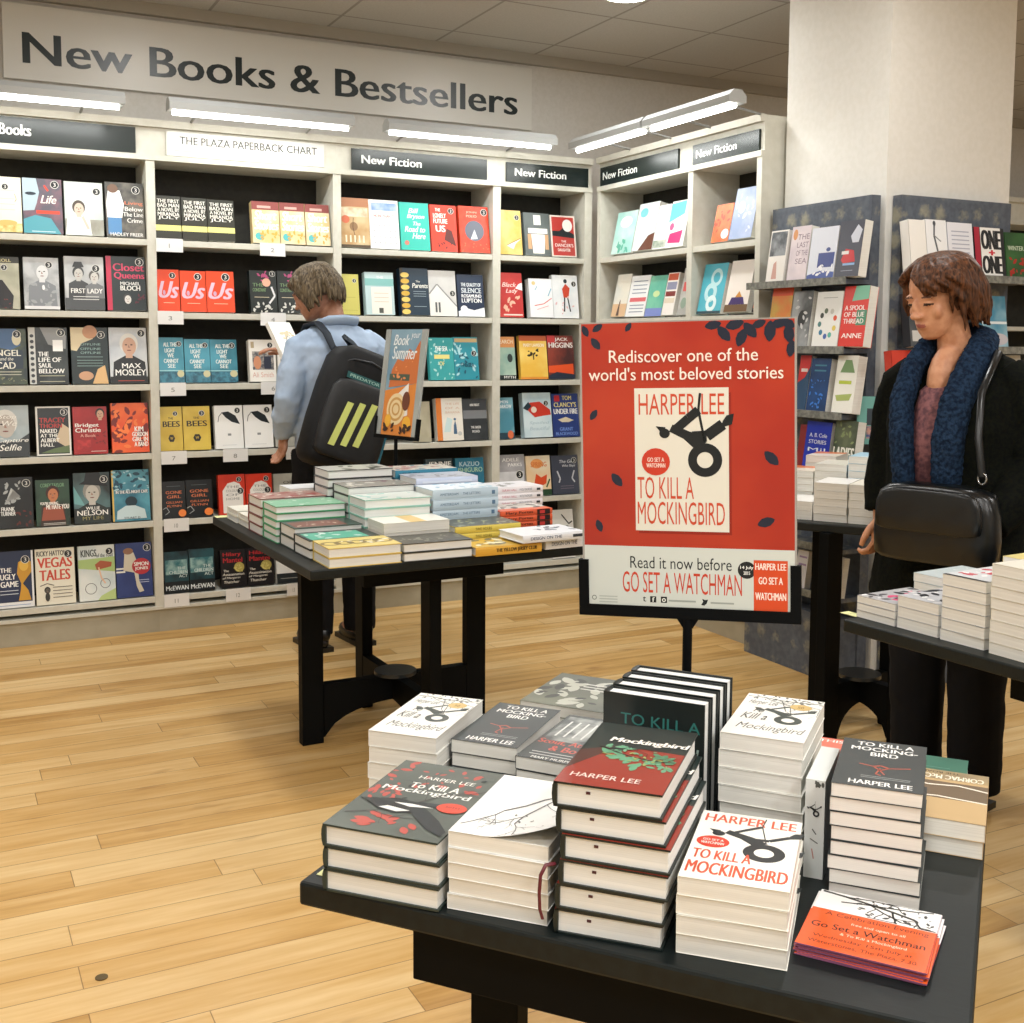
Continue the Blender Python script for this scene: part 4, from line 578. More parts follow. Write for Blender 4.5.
A['pinkzebra'] = ([('B','b9b9bc'),('X',181,18,.05,.05,.95,.95,.3,'32343a'),('X',182,14,.05,.2,.95,.95,.25,'d8507c'),('X',183,10,.05,.05,.95,.95,.2,'ececec')], 'pink and black collage-covered paperback')
A['zebra'] = ([('B','c6c8cc'),('X',184,22,.05,.05,.95,.95,.3,'2c2e34'),('X',185,10,.05,.05,.95,.95,.2,'f2f2f2')], 'black and white collage-covered paperback')
A['whitered_pb'] = ([('B','d9dcde'),('R',0,0,1,.06,'1f2226'),('X',186,14,.1,.2,.9,.9,.25,'c8505c'),('X',187,10,.1,.2,.9,.9,.2,'f2f2f2')], 'red and white collage-covered paperback')
A['creampb'] = ([('B','e6e2d4')], 'cream-covered paperback')
A['paleblue_pb'] = ([('B','c9d4d6'),('X',188,10,.1,.1,.9,.9,.2,'e6ecec')], 'pale blue paperback')
A['yellowpb'] = ([('B','e2d28a'),('X',189,8,.1,.1,.9,.9,.2,'f0e8c0')], 'pale yellow paperback')
A['whitepb'] = ([('B','f2f1ee')], 'plain white paperback')
A['orangepb'] = ([('B','e8ded0'),('P',[(0,.5),(1,.7),(1,1),(0,1)],'d87848')], 'white paperback with an orange corner')
A['bluepb'] = ([('B','a8d0e6'),('P',[(0,0),(1,0),(1,.3)],'e6f0f4')], 'light blue paperback')
A['mccarthy'] = ([('B','b89c70'),('R',0,.25,1,.6,'6a5a46'),('M',0,.0,1,.2,'8a7a5e','a08c66',20),('L',[(0,.6),(.5,.56),(1,.62)],.03,'e4dccb'),('L',[(0,.36),(.3,.3),(.6,.34),(1,.26)],.03,'e4dccb'),TT('CORMAC McCARTHY',.05,.1,.95,.19,'e8dfca',.02),TT('THE ROAD',.3,.03,.7,.07,'4a3c28')], 'tan landscape paperback')
A['greenpb'] = ([('B','2f5f50','386e5c',9),*bars(.2,.8,(.6,.4),'5a8a78',.02)], 'dark green paperback')
A['coralpb'] = ([('B','e0705c'),TT('THIS WAS',.1,.86,.9,.95,'f4e8e2',.02),('X',191,12,.1,.1,.9,.6,.2,'e89a84')], 'coral paperback with white capitals')
# ---------------------------------------------------------------- room
CEIL = 2.99
def floor_mat():
    m = bpy.data.materials.new('maple_planks'); m.use_nodes = True; nt = m.node_tree; N = nt.nodes; Lk = nt.links; b = N['Principled BSDF']
    def nd(t, **k):
        n = N.new(t)
        for a, v in k.items(): setattr(n, a, v)
        return n
    def mth(op, a, b_=None, c=None):
        n = nd('ShaderNodeMath', operation=op)
        for i, v in enumerate((a, b_, c)):
            if v is None: continue
            if isinstance(v, (int, float)): n.inputs[i].default_value = v
            else: Lk.new(v, n.inputs[i])
        return n.outputs[0]
    tc = nd('ShaderNodeTexCoord'); sp = nd('ShaderNodeSeparateXYZ'); Lk.new(tc.outputs['Object'], sp.inputs[0])
    PW, PL = .1, 1.25
    yy = mth('DIVIDE', sp.outputs[1], PW); row = mth('FLOOR', yy)
    wn0 = nd('ShaderNodeTexWhiteNoise', noise_dimensions='1D'); Lk.new(row, wn0.inputs['W'])
    xx = mth('ADD', mth('DIVIDE', sp.outputs[0], PL), mth('MULTIPLY', wn0.outputs['Value'], 7.3)); col = mth('FLOOR', xx)
    cb = nd('ShaderNodeCombineXYZ'); Lk.new(row, cb.inputs[0]); Lk.new(col, cb.inputs[1])
    wn = nd('ShaderNodeTexWhiteNoise', noise_dimensions='2D'); Lk.new(cb.outputs[0], wn.inputs['Vector'])
    # grain, offset per plank
    g = nd('ShaderNodeCombineXYZ'); Lk.new(mth('ADD', mth('MULTIPLY', sp.outputs[0], 1.6), mth('MULTIPLY', wn.outputs['Value'], 40)), g.inputs[0]); Lk.new(mth('MULTIPLY', sp.outputs[1], 18), g.inputs[1]); Lk.new(mth('MULTIPLY', row, 3.7), g.inputs[2])
    nz = nd('ShaderNodeTexNoise'); nz.inputs['Scale'].default_value = 1.5; nz.inputs['Detail'].default_value = 5; nz.inputs['Roughness'].default_value = .6; Lk.new(g.outputs[0], nz.inputs['Vector'])
    g2 = nd('ShaderNodeCombineXYZ'); Lk.new(mth('ADD', mth('MULTIPLY', sp.outputs[0], 3.), mth('MULTIPLY', wn.outputs['Value'], 13)), g2.inputs[0]); Lk.new(mth('MULTIPLY', sp.outputs[1], 9), g2.inputs[1]); Lk.new(row, g2.inputs[2])
    n2 = nd('ShaderNodeTexNoise'); n2.inputs['Scale'].default_value = 1.2; n2.inputs['Detail'].default_value = 2; Lk.new(g2.outputs[0], n2.inputs['Vector'])
    cr = nd('ShaderNodeValToRGB'); e = cr.color_ramp.elements; e[0].position = 0; e[0].color = hexc('ad8142'); e[1].position = 1; e[1].color = hexc('e3c48e')
    x = cr.color_ramp.elements.new(.45); x.color = hexc('cea566')
    v = mth('ADD', mth('MULTIPLY', wn.outputs['Value'], .6), mth('ADD', mth('MULTIPLY', mth('SUBTRACT', nz.outputs['Fac'], .5), 1.3), .22)); Lk.new(v, cr.inputs[0])
    # dark figure / knots
    kn = nd('ShaderNodeValToRGB'); kn.color_ramp.elements[0].position = .66; kn.color_ramp.elements[1].position = .8; Lk.new(n2.outputs['Fac'], kn.inputs[0])
    mx = nd('ShaderNodeMixRGB'); Lk.new(mth('MULTIPLY', kn.outputs[0], .6), mx.inputs[0]); Lk.new(cr.outputs[0], mx.inputs[1]); mx.inputs[2].default_value = hexc('8a5a28')
    # seams
    fy = mth('FRACT', yy); fx = mth('FRACT', xx)
    sy = mth('MINIMUM', fy, mth('SUBTRACT', 1, fy)); sx = mth('MULTIPLY', mth('MINIMUM', fx, mth('SUBTRACT', 1, fx)), PL/PW)
    sm = mth('LESS_THAN', mth('MINIMUM', sy, sx), .012)
    m2 = nd('ShaderNodeMixRGB'); Lk.new(mth('MULTIPLY', sm, .7), m2.inputs[0]); Lk.new(mx.outputs[0], m2.inputs[1]); m2.inputs[2].default_value = hexc('6a4a26')
    Lk.new(m2.outputs[0], b.inputs['Base Color']); b.inputs['Roughness'].default_value = .38; b.inputs['Specular IOR Level'].default_value = .35
    bp = nd('ShaderNodeBump'); bp.inputs['Strength'].default_value = .12; bp.inputs['Distance'].default_value = .002; Lk.new(nz.outputs['Fac'], bp.inputs['Height']); Lk.new(bp.outputs[0], b.inputs['Normal'])
    return m
mb = MB(); mb.add([(-2.5,-3,0),(8,-3,0),(8,5.86,0),(-2.5,5.86,0)], [(0,1,2,3)], floor_mat()); struct(mb, 'floor')
def ceil_mat():
    m = mat('b6b3ad', .9, 'bdbab4', 120.); nt = m.node_tree; b = nt.nodes['Principled BSDF']
    old = b.inputs['Base Color'].links[0].from_socket
    tc = nt.nodes.new('ShaderNodeTexCoord'); mp = nt.nodes.new('ShaderNodeMapping'); mp.inputs['Location'].default_value = (-1.89+.6, -5.0+.6*9, 0)
    br = nt.nodes.new('ShaderNodeTexBrick'); br.offset = 0; br.inputs['Scale'].default_value = 1; br.inputs['Brick Width'].default_value = .6; br.inputs['Row Height'].default_value = .6; br.inputs['Mortar Size'].default_value = .008
    br.inputs['Color1'].default_value = (1,1,1,1); br.inputs['Color2'].default_value = (1,1,1,1); br.inputs['Mortar'].default_value = (.62,.6,.58,1)
    mx = nt.nodes.new('ShaderNodeMixRGB'); mx.blend_type = 'MULTIPLY'; mx.inputs[0].default_value = 1
    nt.links.new(tc.outputs['Object'], mp.inputs[0]); nt.links.new(mp.outputs[0], br.inputs['Vector']); nt.links.new(old, mx.inputs[1]); nt.links.new(br.outputs[0], mx.inputs[2]); nt.links.new(mx.outputs[0], b.inputs['Base Color'])
    return m
mb = MB(); mb.add([(-2.5,-3,CEIL),(8,-3,CEIL),(8,5.86,CEIL),(-2.5,5.86,CEIL)], [(3,2,1,0)], ceil_mat()); struct(mb, 'ceiling')
wallm = mat('cbc9c3', .85, 'd0cec9', 60.)
for nm, v in (('wall_back', [(-2.5,5.86,0),(8,5.86,0),(8,5.86,CEIL),(-2.5,5.86,CEIL)]), ('wall_left', [(-2.5,-3,0),(-2.5,5.86,0),(-2.5,5.86,CEIL),(-2.5,-3,CEIL)]),
              ('wall_right', [(8,5.86,0),(8,-3,0),(8,-3,CEIL),(8,5.86,CEIL)]), ('wall_front', [(8,-3,0),(-2.5,-3,0),(-2.5,-3,CEIL),(8,-3,CEIL)])):
    mb = MB(); mb.add(v, [(0,1,2,3)], wallm); struct(mb, nm)
mb = MB(); mb.box(-2.5, 5.82, CEIL-.055, 8, 5.86, CEIL, mat('a9a59c', .7)); struct(mb, 'trim_1')
mb = MB(); mb.box(3.43, 3.47, 0, 4.13, 4.08, CEIL, mat('e2e1da', .7, 'e6e5df', 40.)); struct(mb, 'pillar')

# ---------------------------------------------------------------- bookcases
frame_m = mat('d2d1c6', .5, 'cccbbf', 25., spec=.3); dark_m = mat('1f1e19', .7, '27261f', 30.); plinth_m = mat('b0ab98', .55, 'a6a18e', 9.)
SH = [1.85, 1.515, 1.18, .857, .535, .172]
def bay(name, label, origin, rz, wd, lp, rp, dpt=.29, shelves=SH):
    """local frame: x across, y into the case, z up; front at y=0"""
    root = empty(name, origin, rz); tag(root, label, 'bookcase', 'cream bookcase bays along the wall')
    for x0, x1 in ((0, lp), (wd-rp, wd)):
        m = MB(); m.box(x0, 0, .125, x1, dpt, 2.21, frame_m); m.build('side_panel', root)
    m = MB(); m.box(lp, dpt-.012, .125, wd-rp, dpt, 2.21, dark_m); m.build('back_panel', root)
    for z in shelves:
        m = MB(); m.box(lp, .004, z-.028, wd-rp, dpt-.012, z, frame_m); m.build('shelf', root, .001)
    m = MB(); m.box(0, .012, 2.235, wd, dpt, 2.39, frame_m); m.box(0, -.006, 2.21, wd, dpt, 2.235, frame_m); m.box(0, -.012, 2.36, wd, .012, 2.392, frame_m); m.build('fascia', root)
    m = MB(); m.box(0, .012, 0, wd, dpt, .11, plinth_m); m.box(0, -.004, .11, wd, dpt, .125, frame_m); m.build('plinth', root)
    return root
bay('bookcase', 'cream bookcase bay under the black sign ending in Books', (.028, 5.55, 0), 0, .919, .02, .02)
bay('bookcase', 'cream bookcase bay under the white paperback chart sign', (.947, 5.55, 0), 0, .895, .02, .02)
bay('bookcase', 'wide cream bookcase bay behind the slim seasonal poster stand', (1.842, 5.55, 0), 0, .88, .02, .02)
bay('bookcase', 'narrow cream bookcase bay ending at the inner corner', (2.722, 5.55, 0), 0, .588, .025, .045)
bay('bookcase', 'wing bookcase bay next to the inner corner, facing the tables', (3.315, 5.50, 0), R(-90), .865, .03, .02)
bay('bookcase', 'wing bookcase bay beside the white pillar', (3.315, 4.635, 0), R(-90), .533, .02, .035)
bay('bookcase', 'cream bookcase standing far off behind the pillar', (5.9, 5.55, 0), 0, 1.3, .03, .03)

# fascia signs
def signboard(name, label, x0, x1, z0, z1, Mx, col, ops, rough=.25, cat='sign', group=None):
    m = MB(); w, h = x1-x0, z1-z0
    m.box(0, 0, -.012, w, h, 0, mat(col, rough), Mx); draw(m, Mx, w, h, ops, .0004, rough)
    o = m.build(name); tag(o, label, cat, group); return o
def mx_wall(x, y, z):      # cover frame: x right, y up, z toward the room (-Y)
    return Matrix(((1,0,0,x),(0,0,-1,y),(0,1,0,z),(0,0,0,1)))
def mx_wing(x, y, z):      # facing -X, x axis toward the camera side (-Y)
    return Matrix(((0,0,-1,x),(-1,0,0,y),(0,1,0,z),(0,0,0,1)))
x0, x1, z0, z1 = SIGN['f1']
SIGN = {k: (v if 'big' in k else (v[0], v[1], v[2] if k[0] == 'g' else max(v[2], 2.2375), v[3])) for k, v in SIGN.items()}
z0 = 2.2375
signboard('shelf_sign', 'black fascia sign cut by the picture edge, reading Books', .06, .885, z0, z1, mx_wall(.06, 5.549, z0), '14211f', [TT('New Books', .163, .32, .464, .74, 'eef0ec', .03)])
x0, x1, z0, z1 = SIGN['f2']
signboard('shelf_sign', 'white fascia sign reading the plaza paperback chart', x0, x1, z0, z1, mx_wall(x0, 5.549, z0), 'dcdcd6', [TT('THE PLAZA PAPERBACK CHART', .08, .5, .95, .82, '3a3c3a', .012), ('R', .05, .2, .6, .24, 'b8b8b2')], .4)
for k, lab, tx in (('f3', 'long black new fiction sign above the wide bay', (.07, .33, .5, .72)), ('f4', 'short black new fiction sign beside the inner corner', (.1, .33, .72, .72))):
    x0, x1, z0, z1 = SIGN[k]
    signboard('shelf_sign', lab, x0, x1, z0, z1, mx_wall(x0, 5.549, z0), '14211f', [TT('New Fiction', *tx, 'eef0ec', .03)])
for k, lab, tx in (('g1', 'black new fiction sign on the wing bay by the corner', (.04, .3, .5, .7)), ('g2', 'black new fiction sign on the wing bay beside the pillar', (.06, .3, .68, .7))):
    y0, y1, z0, z1 = SIGN[k]
    signboard('shelf_sign', lab, 0, y0-y1, 0, z1-max(z0, 2.2375), mx_wing(3.314, y0, max(z0, 2.2375)), '14211f', [TT('New Fiction', *tx, 'eef0ec', .03)])
x0, x1, z0, z1 = SIGN['bigsign']; bx = SIGN['bigtext']; W_, H_ = x1-x0, z1-z0
m = MB(); Mx = mx_wall(x0, 5.835, z0); m.box(0, 0, -.015, W_, H_, 0, mat('d6d5cf', .35), Mx)
draw(m, Mx, W_, H_, [TT('New Books & Bestsellers', (bx[0]-x0)/W_, (bx[2]-z0)/H_, (bx[1]-x0)/W_, (bx[3]-z0)/H_, '1a2628', .028)], .001, .3)
tag(m.build('wall_sign'), 'long pale sign reading New Books and Bestsellers high on the wall', 'sign')

# ---------------------------------------------------------------- lamps
def strip_lamp(label, loc, rz, ln, k=1.):
    root = empty('strip_lamp', loc, rz); tag(root, label, 'lamp', 'strip lamps above the bookcases')
    m = MB(); m.prism([(-.045,.0),(.045,.0),(.045,.03),(.02,.055),(-.02,.055),(-.045,.03)], 0, ln, mat('a9acab', .4), Matrix(((0,0,1,0),(1,0,0,0),(0,1,0,0),(0,0,0,1)))); m.build('housing', root)
    m = MB(); m.tube([(.02, 0, -.009), (ln-.02, 0, -.009)], .011, mat('fdfcf6', .4, emit=9.), 10); m.build('tube', root)
    for x in (.15, ln-.15):
        m = MB(); m.tube([(x, .03, .02), (x, .13, .015), (x, .2375, -.0)], .006, mat('8f9190', .4), 6); m.build('bracket', root)
    l = bpy.data.lights.new('strip', 'AREA'); l.shape = 'RECTANGLE'; l.size = ln-.04; l.size_y = .05; l.energy = STRIP*ln*k; l.color = (.98, 1, .98)
    o = bpy.data.objects.new('strip_light', l); C.objects.link(o); o.parent = root; o.location = (ln/2, .01, -.025); o.rotation_euler = (0, 0, 0)
strip_lamp('silver strip lamp over the first bookcase bay', (-.05, 5.3, 2.395), 0, .85)
strip_lamp('silver strip lamp over the paperback chart sign', (.985, 5.3, 2.395), 0, .85)
strip_lamp('silver strip lamp ending near the inner corner', (2.005, 5.3, 2.395), 0, .92)
strip_lamp('white strip lamp over the wing, beside the inner corner', (3.065, 5.31, 2.39), R(-90), .67, .75)
strip_lamp('white strip lamp over the wing, nearest the pillar', (3.065, 4.62, 2.39), R(-90), .66, .75)
def downlight(x, y, e, label):
    root = empty('ceiling_downlight', (x, y, CEIL)); tag(root, label, 'lamp', 'ceiling downlights')
    m = MB(); m.cyl(0, 0, -.012, 0, .125, mat('c9c9c4', .4)); m.build('rim', root)
    m = MB(); m.cyl(0, 0, -.016, -.0121, .105, mat('fffdf4', .4, emit=12.)); m.build('bulb', root)
    l = bpy.data.lights.new('down', 'AREA'); l.shape = 'DISK'; l.size = .3; l.energy = e; l.color = (1, .985, .965)
    o = bpy.data.objects.new('down_light', l); C.objects.link(o); o.parent = root; o.location = (0, 0, -.02)
DL = [(2.93, 4.62, 9, 'near the inner corner'), (1.1, 4.6, 9, 'added as unseen fill above the chart bay'), (-.9, 4.2, 10, 'by the first bay'), (-.9, 2.2, 12, 'added as unseen fill by the side wall'), (1.0, 2.9, 14, 'added as unseen fill between the tables'), (2.9, 2.7, 12, 'added as unseen fill above the pillar table'), (2.4, .6, 16, 'over the side table'), (.5, .5, 20, 'added as unseen fill over the near table'), (1.4, -1.0, 30, 'added as unseen fill behind the near table'), (-.8, -.4, 26, 'added as unseen fill at the shop front'), (.3, -2.2, 26, 'added as unseen fill by the front wall'), (3.4, -1.4, 22, 'added as unseen fill by the far shop front'), (5.6, 3.6, 26, 'added as unseen fill far beyond the pillar'), (5.2, 1.0, 20, 'added as fill over the unseen aisle')]  # only the first is in view; the others are unseen lamps added as fill
for d in DL: downlight(d[0], d[1], d[2]*DOWN, 'round ceiling downlight '+d[3])

# ---------------------------------------------------------------- books
page_m = mat('e6e5de', .8, 'd6d5cd', 6., stretch=(.6, .6, 90.), lo=.3, hi=.7)
page_w = mat('eaecea', .75, 'dcdfdd', 6., stretch=(.6, .6, 120.), lo=.3, hi=.7)
def single_book(m, ops, w, h, t, Mx, edge='e6e3d8', step=.0003):
    c = ops[0][1]; cm = mat(c, GLOSS)
    m.box(0, 0, t-.0012, w, h, t, cm, Mx); m.box(0, 0, 0, w, h, .0012, cm, Mx); m.box(0, 0, 0, .0015, h, t, cm, Mx)
    m.box(.0015, .001, .0012, w-.001, h-.001, t-.0012, page_m, Mx)
    draw(m, Mx @ Matrix.Translation((0, 0, t)), w, h, ops, step)
def short(lab):
    a, _, b = lab.partition(', ')
    while b and len((a+' '+b).replace('-', ' - ').split()) > 16 and len(a.split()) > 2: a = ' '.join(a.split()[:-1])
    while a.split()[-1] in ('with', 'a', 'of', 'and', 'the', 'in', 'over', 'under', 'on', 'by', 'an', 'down', 'at'): a = ' '.join(a.split()[:-1])
    return a+', '+b if b else a
ORD = ['first', 'second', 'third', 'fourth', 'fifth', 'sixth', 'seventh', 'eighth', 'ninth', 'tenth', 'eleventh', 'twelfth']
BAYN = {1: 'first bay', 2: 'chart bay', 3: 'wide bay', 4: 'corner bay', 5: 'inner wing bay', 6: 'pillar wing bay', 7: 'patterned rack', 8: 'rack behind the woman'}
cnt = {}
for b in BOOKS:
    kind, by, row, d, p, q, z, w, h, t = b
    k = (by, row); cnt[k] = cnt.get(k, 0)+1
    ops, desc = A[d][0], A[d][1]
    m = MB(); lean = R(9 if by < 5 else (12 if by < 7 else 8)); t = min(t, .045 if by not in (5, 6) else .07)
    base = {'w': mx_wall(p, q-.0, z), 'r': mx_wall(p, q, z), 'g': mx_wing(p, q, z), 'k': mx_wing(p, q, z)}[kind]
    # lean back about the bottom front edge; cover plane lies at z = t of the book, so shift back by t
    off = {'w': .02, 'r': .0, 'g': .0, 'k': .0}[kind]
    Mx = base @ Matrix.Rotation(-lean, 4, 'X') @ Matrix.Translation((0, 0, -t))
    lift = t*math.sin(lean)
    Mx = Matrix.Translation((0, 0, lift+.001)) @ Mx
    single_book(m, ops, max(w, .05), h/math.cos(lean)-.004, t, Mx)
    o = m.build('book')
    tag(o, short(f'{desc}, {ORD[cnt[k]-1]} book, {ORD[row-1]} shelf, {BAYN[by]}'), 'book', f'face-out books on the {ORD[row-1]} shelf of the {BAYN[by]}')
# price cards on the chart bay's shelf edges
for i, (r, a, b_) in enumerate(TAGS):
    z = SH[r-1]; m = MB(); Mx = mx_wall(a, 5.543, z-.055); wd = b_-a
    m.box(0, 0, -.001, wd, .062, 0, mat('e8e9e8', .5), Mx); draw(m, Mx, wd, .062, [TT(str(i+1), .42 if i else .47, .3, .56 if i else .5, .62, '8a8c8a', 0)], .0004)
    n = sum(1 for q in TAGS[:i+1] if q[0] == r)
    tag(m.build('price_card'), f'white chart card, {ORD[n-1]} along the {ORD[r-1]} shelf edge of the chart bay', 'price card', 'white cards clipped to the chart bay shelves')

def make_book(d, w, h, t, hard, spine=None, edge=None, curl=False):
    """book lying face up: x across the cover, y up the cover, z thickness. returns root with parts cover and page_block"""
    ops = A[d][0]; base_c = ops[0][1]
    root = empty('hardback_book' if hard else 'paperback_book', (0, 0, 0))
    m = MB()
    if hard:
        em = mat(edge or base_c, .4); o_ = .003; bt = .0024
        m.box(0, 0, 0, w, h, bt, em); m.box(0, 0, t-bt, w, h, t-.0002, em)
        n = 6
        for i in range(n):     # gently rounded spine
            a0 = -math.pi/2+math.pi*i/n; a1 = -math.pi/2+math.pi*(i+1)/n
            xa, za = .0015-.0035*math.cos(a0), t/2+t/2*math.sin(a0); xb, zb = .0015-.0035*math.cos(a1), t/2+t/2*math.sin(a1)
            m.add([(xa,0,za),(xa,h,za),(xb,h,zb),(xb,0,zb),(.004,0,za),(.004,h,za),(.004,h,zb),(.004,0,zb)], [(0,3,2,1),(0,4,7,3),(1,2,6,5),(4,5,6,7)], em)
        pg = MB(); pg.box(.003, o_, bt, w-o_, h-o_, t-bt, page_w)
        if d == 'hb_red':
            pg.box(w*.3, o_-.0006, t*.6, w*.34, o_, t*.6+.003, mat('4a2028', .5))
    else:
        cm = mat(edge or base_c, .4)
        ct = .0005
        m.box(0, 0, 0, w, h, ct, cm); m.box(0, 0, 0, ct, h, t, cm)
        if not curl: m.box(0, 0, t-ct, w, h, t-.0002, cm)
        pg = MB(); pg.box(ct, .0008, ct, w-.0008, h-.0008, t-ct, page_m)
    if curl:   # front cover springing up at its lower outer corner
        nx, ny = 14, 14
        def zc(u, v):
            k = max(0, (u-.35)/.65)*max(0, (1-v)-.45)/.55
            return .022*k**1.5
        g = [(u/nx*w, v/ny*h, t+.0004+zc(u/nx, v/ny)) for v in range(ny+1) for u in range(nx+1)]
        f = [(v*(nx+1)+u, v*(nx+1)+u+1, (v+1)*(nx+1)+u+1, (v+1)*(nx+1)+u) for v in range(ny) for u in range(nx)]
        m.add(g, f, mat('eeeeea', .4), None, True); m.add([(x, y, z-.0003) for x, y, z in g], [tuple(reversed(q)) for q in f], mat('e2e2dc', .5), None, True)
        tmp = MB(); draw(tmp, Matrix.Identity(4), w, h, [o for o in ops if o[0] != 'B'], .0001)
        vs = [(x, y, t+.0007+z+zc(min(1, max(0, x/w)), min(1, max(0, y/h)))) for x, y, z in tmp.v]
        for f_, mi_ in zip(tmp.f, tmp.m): pass
        off = len(m.v); m.v += vs
        for f_, mi_, s_ in zip(tmp.f, tmp.m, tmp.sm): m.f.append([off+i for i in f_]); m.m.append(m.mi(tmp.mats[mi_])); m.sm.append(s_)
    else:
        draw(m, Matrix.Translation((0, 0, t-.0001)), w, h, ops, .00006)
    if spine:
        SM = Matrix(((0,0,-1,-.0022 if hard else -.0001),(-1,0,0,h),(0,1,0,0),(0,0,0,1)))
        draw(m, SM, h, t, spine, .0003)
    c = m.build('cover', root); p = pg.build('page_block', root)
    return root
def copy_book(r):
    c = r.copy(); C.objects.link(c)
    for ch in list(r.children):
        k = ch.copy(); C.objects.link(k); k.parent = c
    return c
HARD = {'hb_grey','hb_red','yellow','charcoal','jersey','designon','yellowspine','orangespine','pinktext','bluespine','lilac_hb','teal_hb','aqua_hb','greytop','blacktop','green','brown','tealdark','redbrown','cream'}
SPINE = {'jersey': [TT('THE YELLOW JERSEY CLUB', .3, .22, .92, .75, '241c10', .03)], 'designon': [TT('DESIGN ON THE', .12, .35, .62, .75, '3a4a6a', .01), ('R', .8, .3, .97, .7, '3a4048')],
 'yellowspine': [TT('TWO HOURS', .3, .3, .55, .7, '6a5c20', .01)], 'orangespine': [TT('Mary Portas', .1, .25, .62, .85, '2a1612', .02), ('R', .7, .05, .95, .95, '2a2426'), ('R', .75, .2, .85, .8, 'c83c3a')],
 'bluespine': [TT('AMSTERDAM', .1, .4, .38, .65, '5a7a98', .0), TT('THE LETTERS', .45, .4, .72, .65, '5a7a98', .0), ('R', .9, .3, .95, .7, '5a7a98')], 'pinktext': [TT('SARAH HALL', .1, .35, .42, .7, 'c87a88', .0), TT('WOLF BORDER', .48, .35, .76, .7, '7a8490', .0), ('R', .86, .3, .94, .65, '3a3e42')],
 'lilac_hb': [('R', .1, .3, .9, .6, 'cfd6e4')], 'teal_hb': [TT('THE SEA', .1, .3, .4, .7, '1c4f64')]}
# what tells each stack apart: (book wording, where)
STK = ['the three-high stack at the near table corner', 'the curled-cover stack', 'the tall red-jacket stack', 'the tall pale stack behind the poster books', 'the near-edge tyre swing stack', 'the eight-high dark stack', 'the far pale stack at the table side', 'the far dark stack', 'the red-lettered stack', 'the low stack at the far edge',
 'the two-high yellow stack', 'the two-high charcoal stack', 'the table edge', 'the table end', 'the table end, resting higher', 'the yellow-spined stack', 'the orange-spined stack', 'the pink-lettered stack', 'the blue-spined stack', 'the lilac stack', 'the teal stack', 'the aqua stack', 'the golden-banded stack', 'the marbled stack', 'the tallest stack by the poster stand', 'the five-high mint stack', 'the brown-panelled stack', 'the mint-panelled stack', 'the rose stack', 'the low cream stack at the far corner', 'the low cream stack beside the rose stack', 'the plain white stack',
 'the collage stack at the side table corner', 'the monochrome collage stack', 'the red collage stack', 'the tall cream stack cut by the frame', 'the pale blue stack', 'the pale yellow stack',
 'the white stack by the pillar table edge', 'the cream stack beside the woman', 'the low white stack by the poster', 'the orange-cornered stack by the poster', 'the cream stack behind the white one', 'the light blue stack', 'the farthest orange-cornered stack']
TBL = {1: 'near table', 2: 'middle table', 3: 'side table', 4: 'pillar table'}
rj = random.Random(5)
red_dx = [.003, .005, .008, .009, .003, 0.]
for si, s in enumerate(STACKS):
    tb, d, x, y, z0, ang, w, dp, n, t, o = s
    dd = {'yellow': 't_yellow', 'charcoal': 't_charcoal'}.get(d, d)
    hard = d in HARD
    a = R(ang); u = Vector((math.cos(a), math.sin(a), 0)); v = Vector((-u.y, u.x, 0)); P = Vector((x, y, 0))
    if o == 's': O, rz, bw, bh = P, a, w, dp
    elif o == 'f': O, rz, bw, bh = P+v*dp, a-math.pi/2, dp, w
    else: O, rz, bw, bh = P+u*w, a+math.pi/2, dp, w
    ed = A[dd][2] if len(A[dd]) > 2 else None
    proto = make_book(dd, bw, bh, t-.0006, hard, SPINE.get(d), ed, False)
    top = None
    if d == 'pb_branch':
        for ch in list(proto.children): bpy.data.objects.remove(ch)
        bpy.data.objects.remove(proto); A['pb_blank'] = ([('B', 'eeeeea')], '')
        proto = make_book('pb_blank', bw, bh, t-.0006, False); top = make_book(dd, bw, bh, t-.0006, False, None, None, True)
    for i in range(n):
        last = i == n-1
        if last and top: r = top
        else: r = proto if i == 0 else copy_book(proto)
        jx, jy, jr = (0, 0, 0) if last else (rj.uniform(-.0015, .0015), rj.uniform(-.0015, .0015), rj.uniform(-1, 1))
        if d == 'hb_red' and not last: jx += red_dx[i]; jy -= .002*(n-1-i)*0
        r.location = O+u*jx+v*jy+Vector((0, 0, z0+.0006+i*t)); r.rotation_euler = (0, 0, rz+R(jr))
        pos = 'topmost' if last and n > 1 else ('bottom' if i == 0 and n > 1 else (ORD[n-1-i]+' from top' if n > 1 else 'alone'))
        desc = A[dd][1]
        if n == 1: lab = f'{desc} lying alone at {STK[si]} of the {TBL[tb]}' if 'table' not in STK[si] else f'{desc} at {STK[si]} of the {TBL[tb]}'
        else: lab = f'{desc}, {pos} of {STK[si]}'
        tag(r, short(lab), 'book', f'books in {STK[si]}')
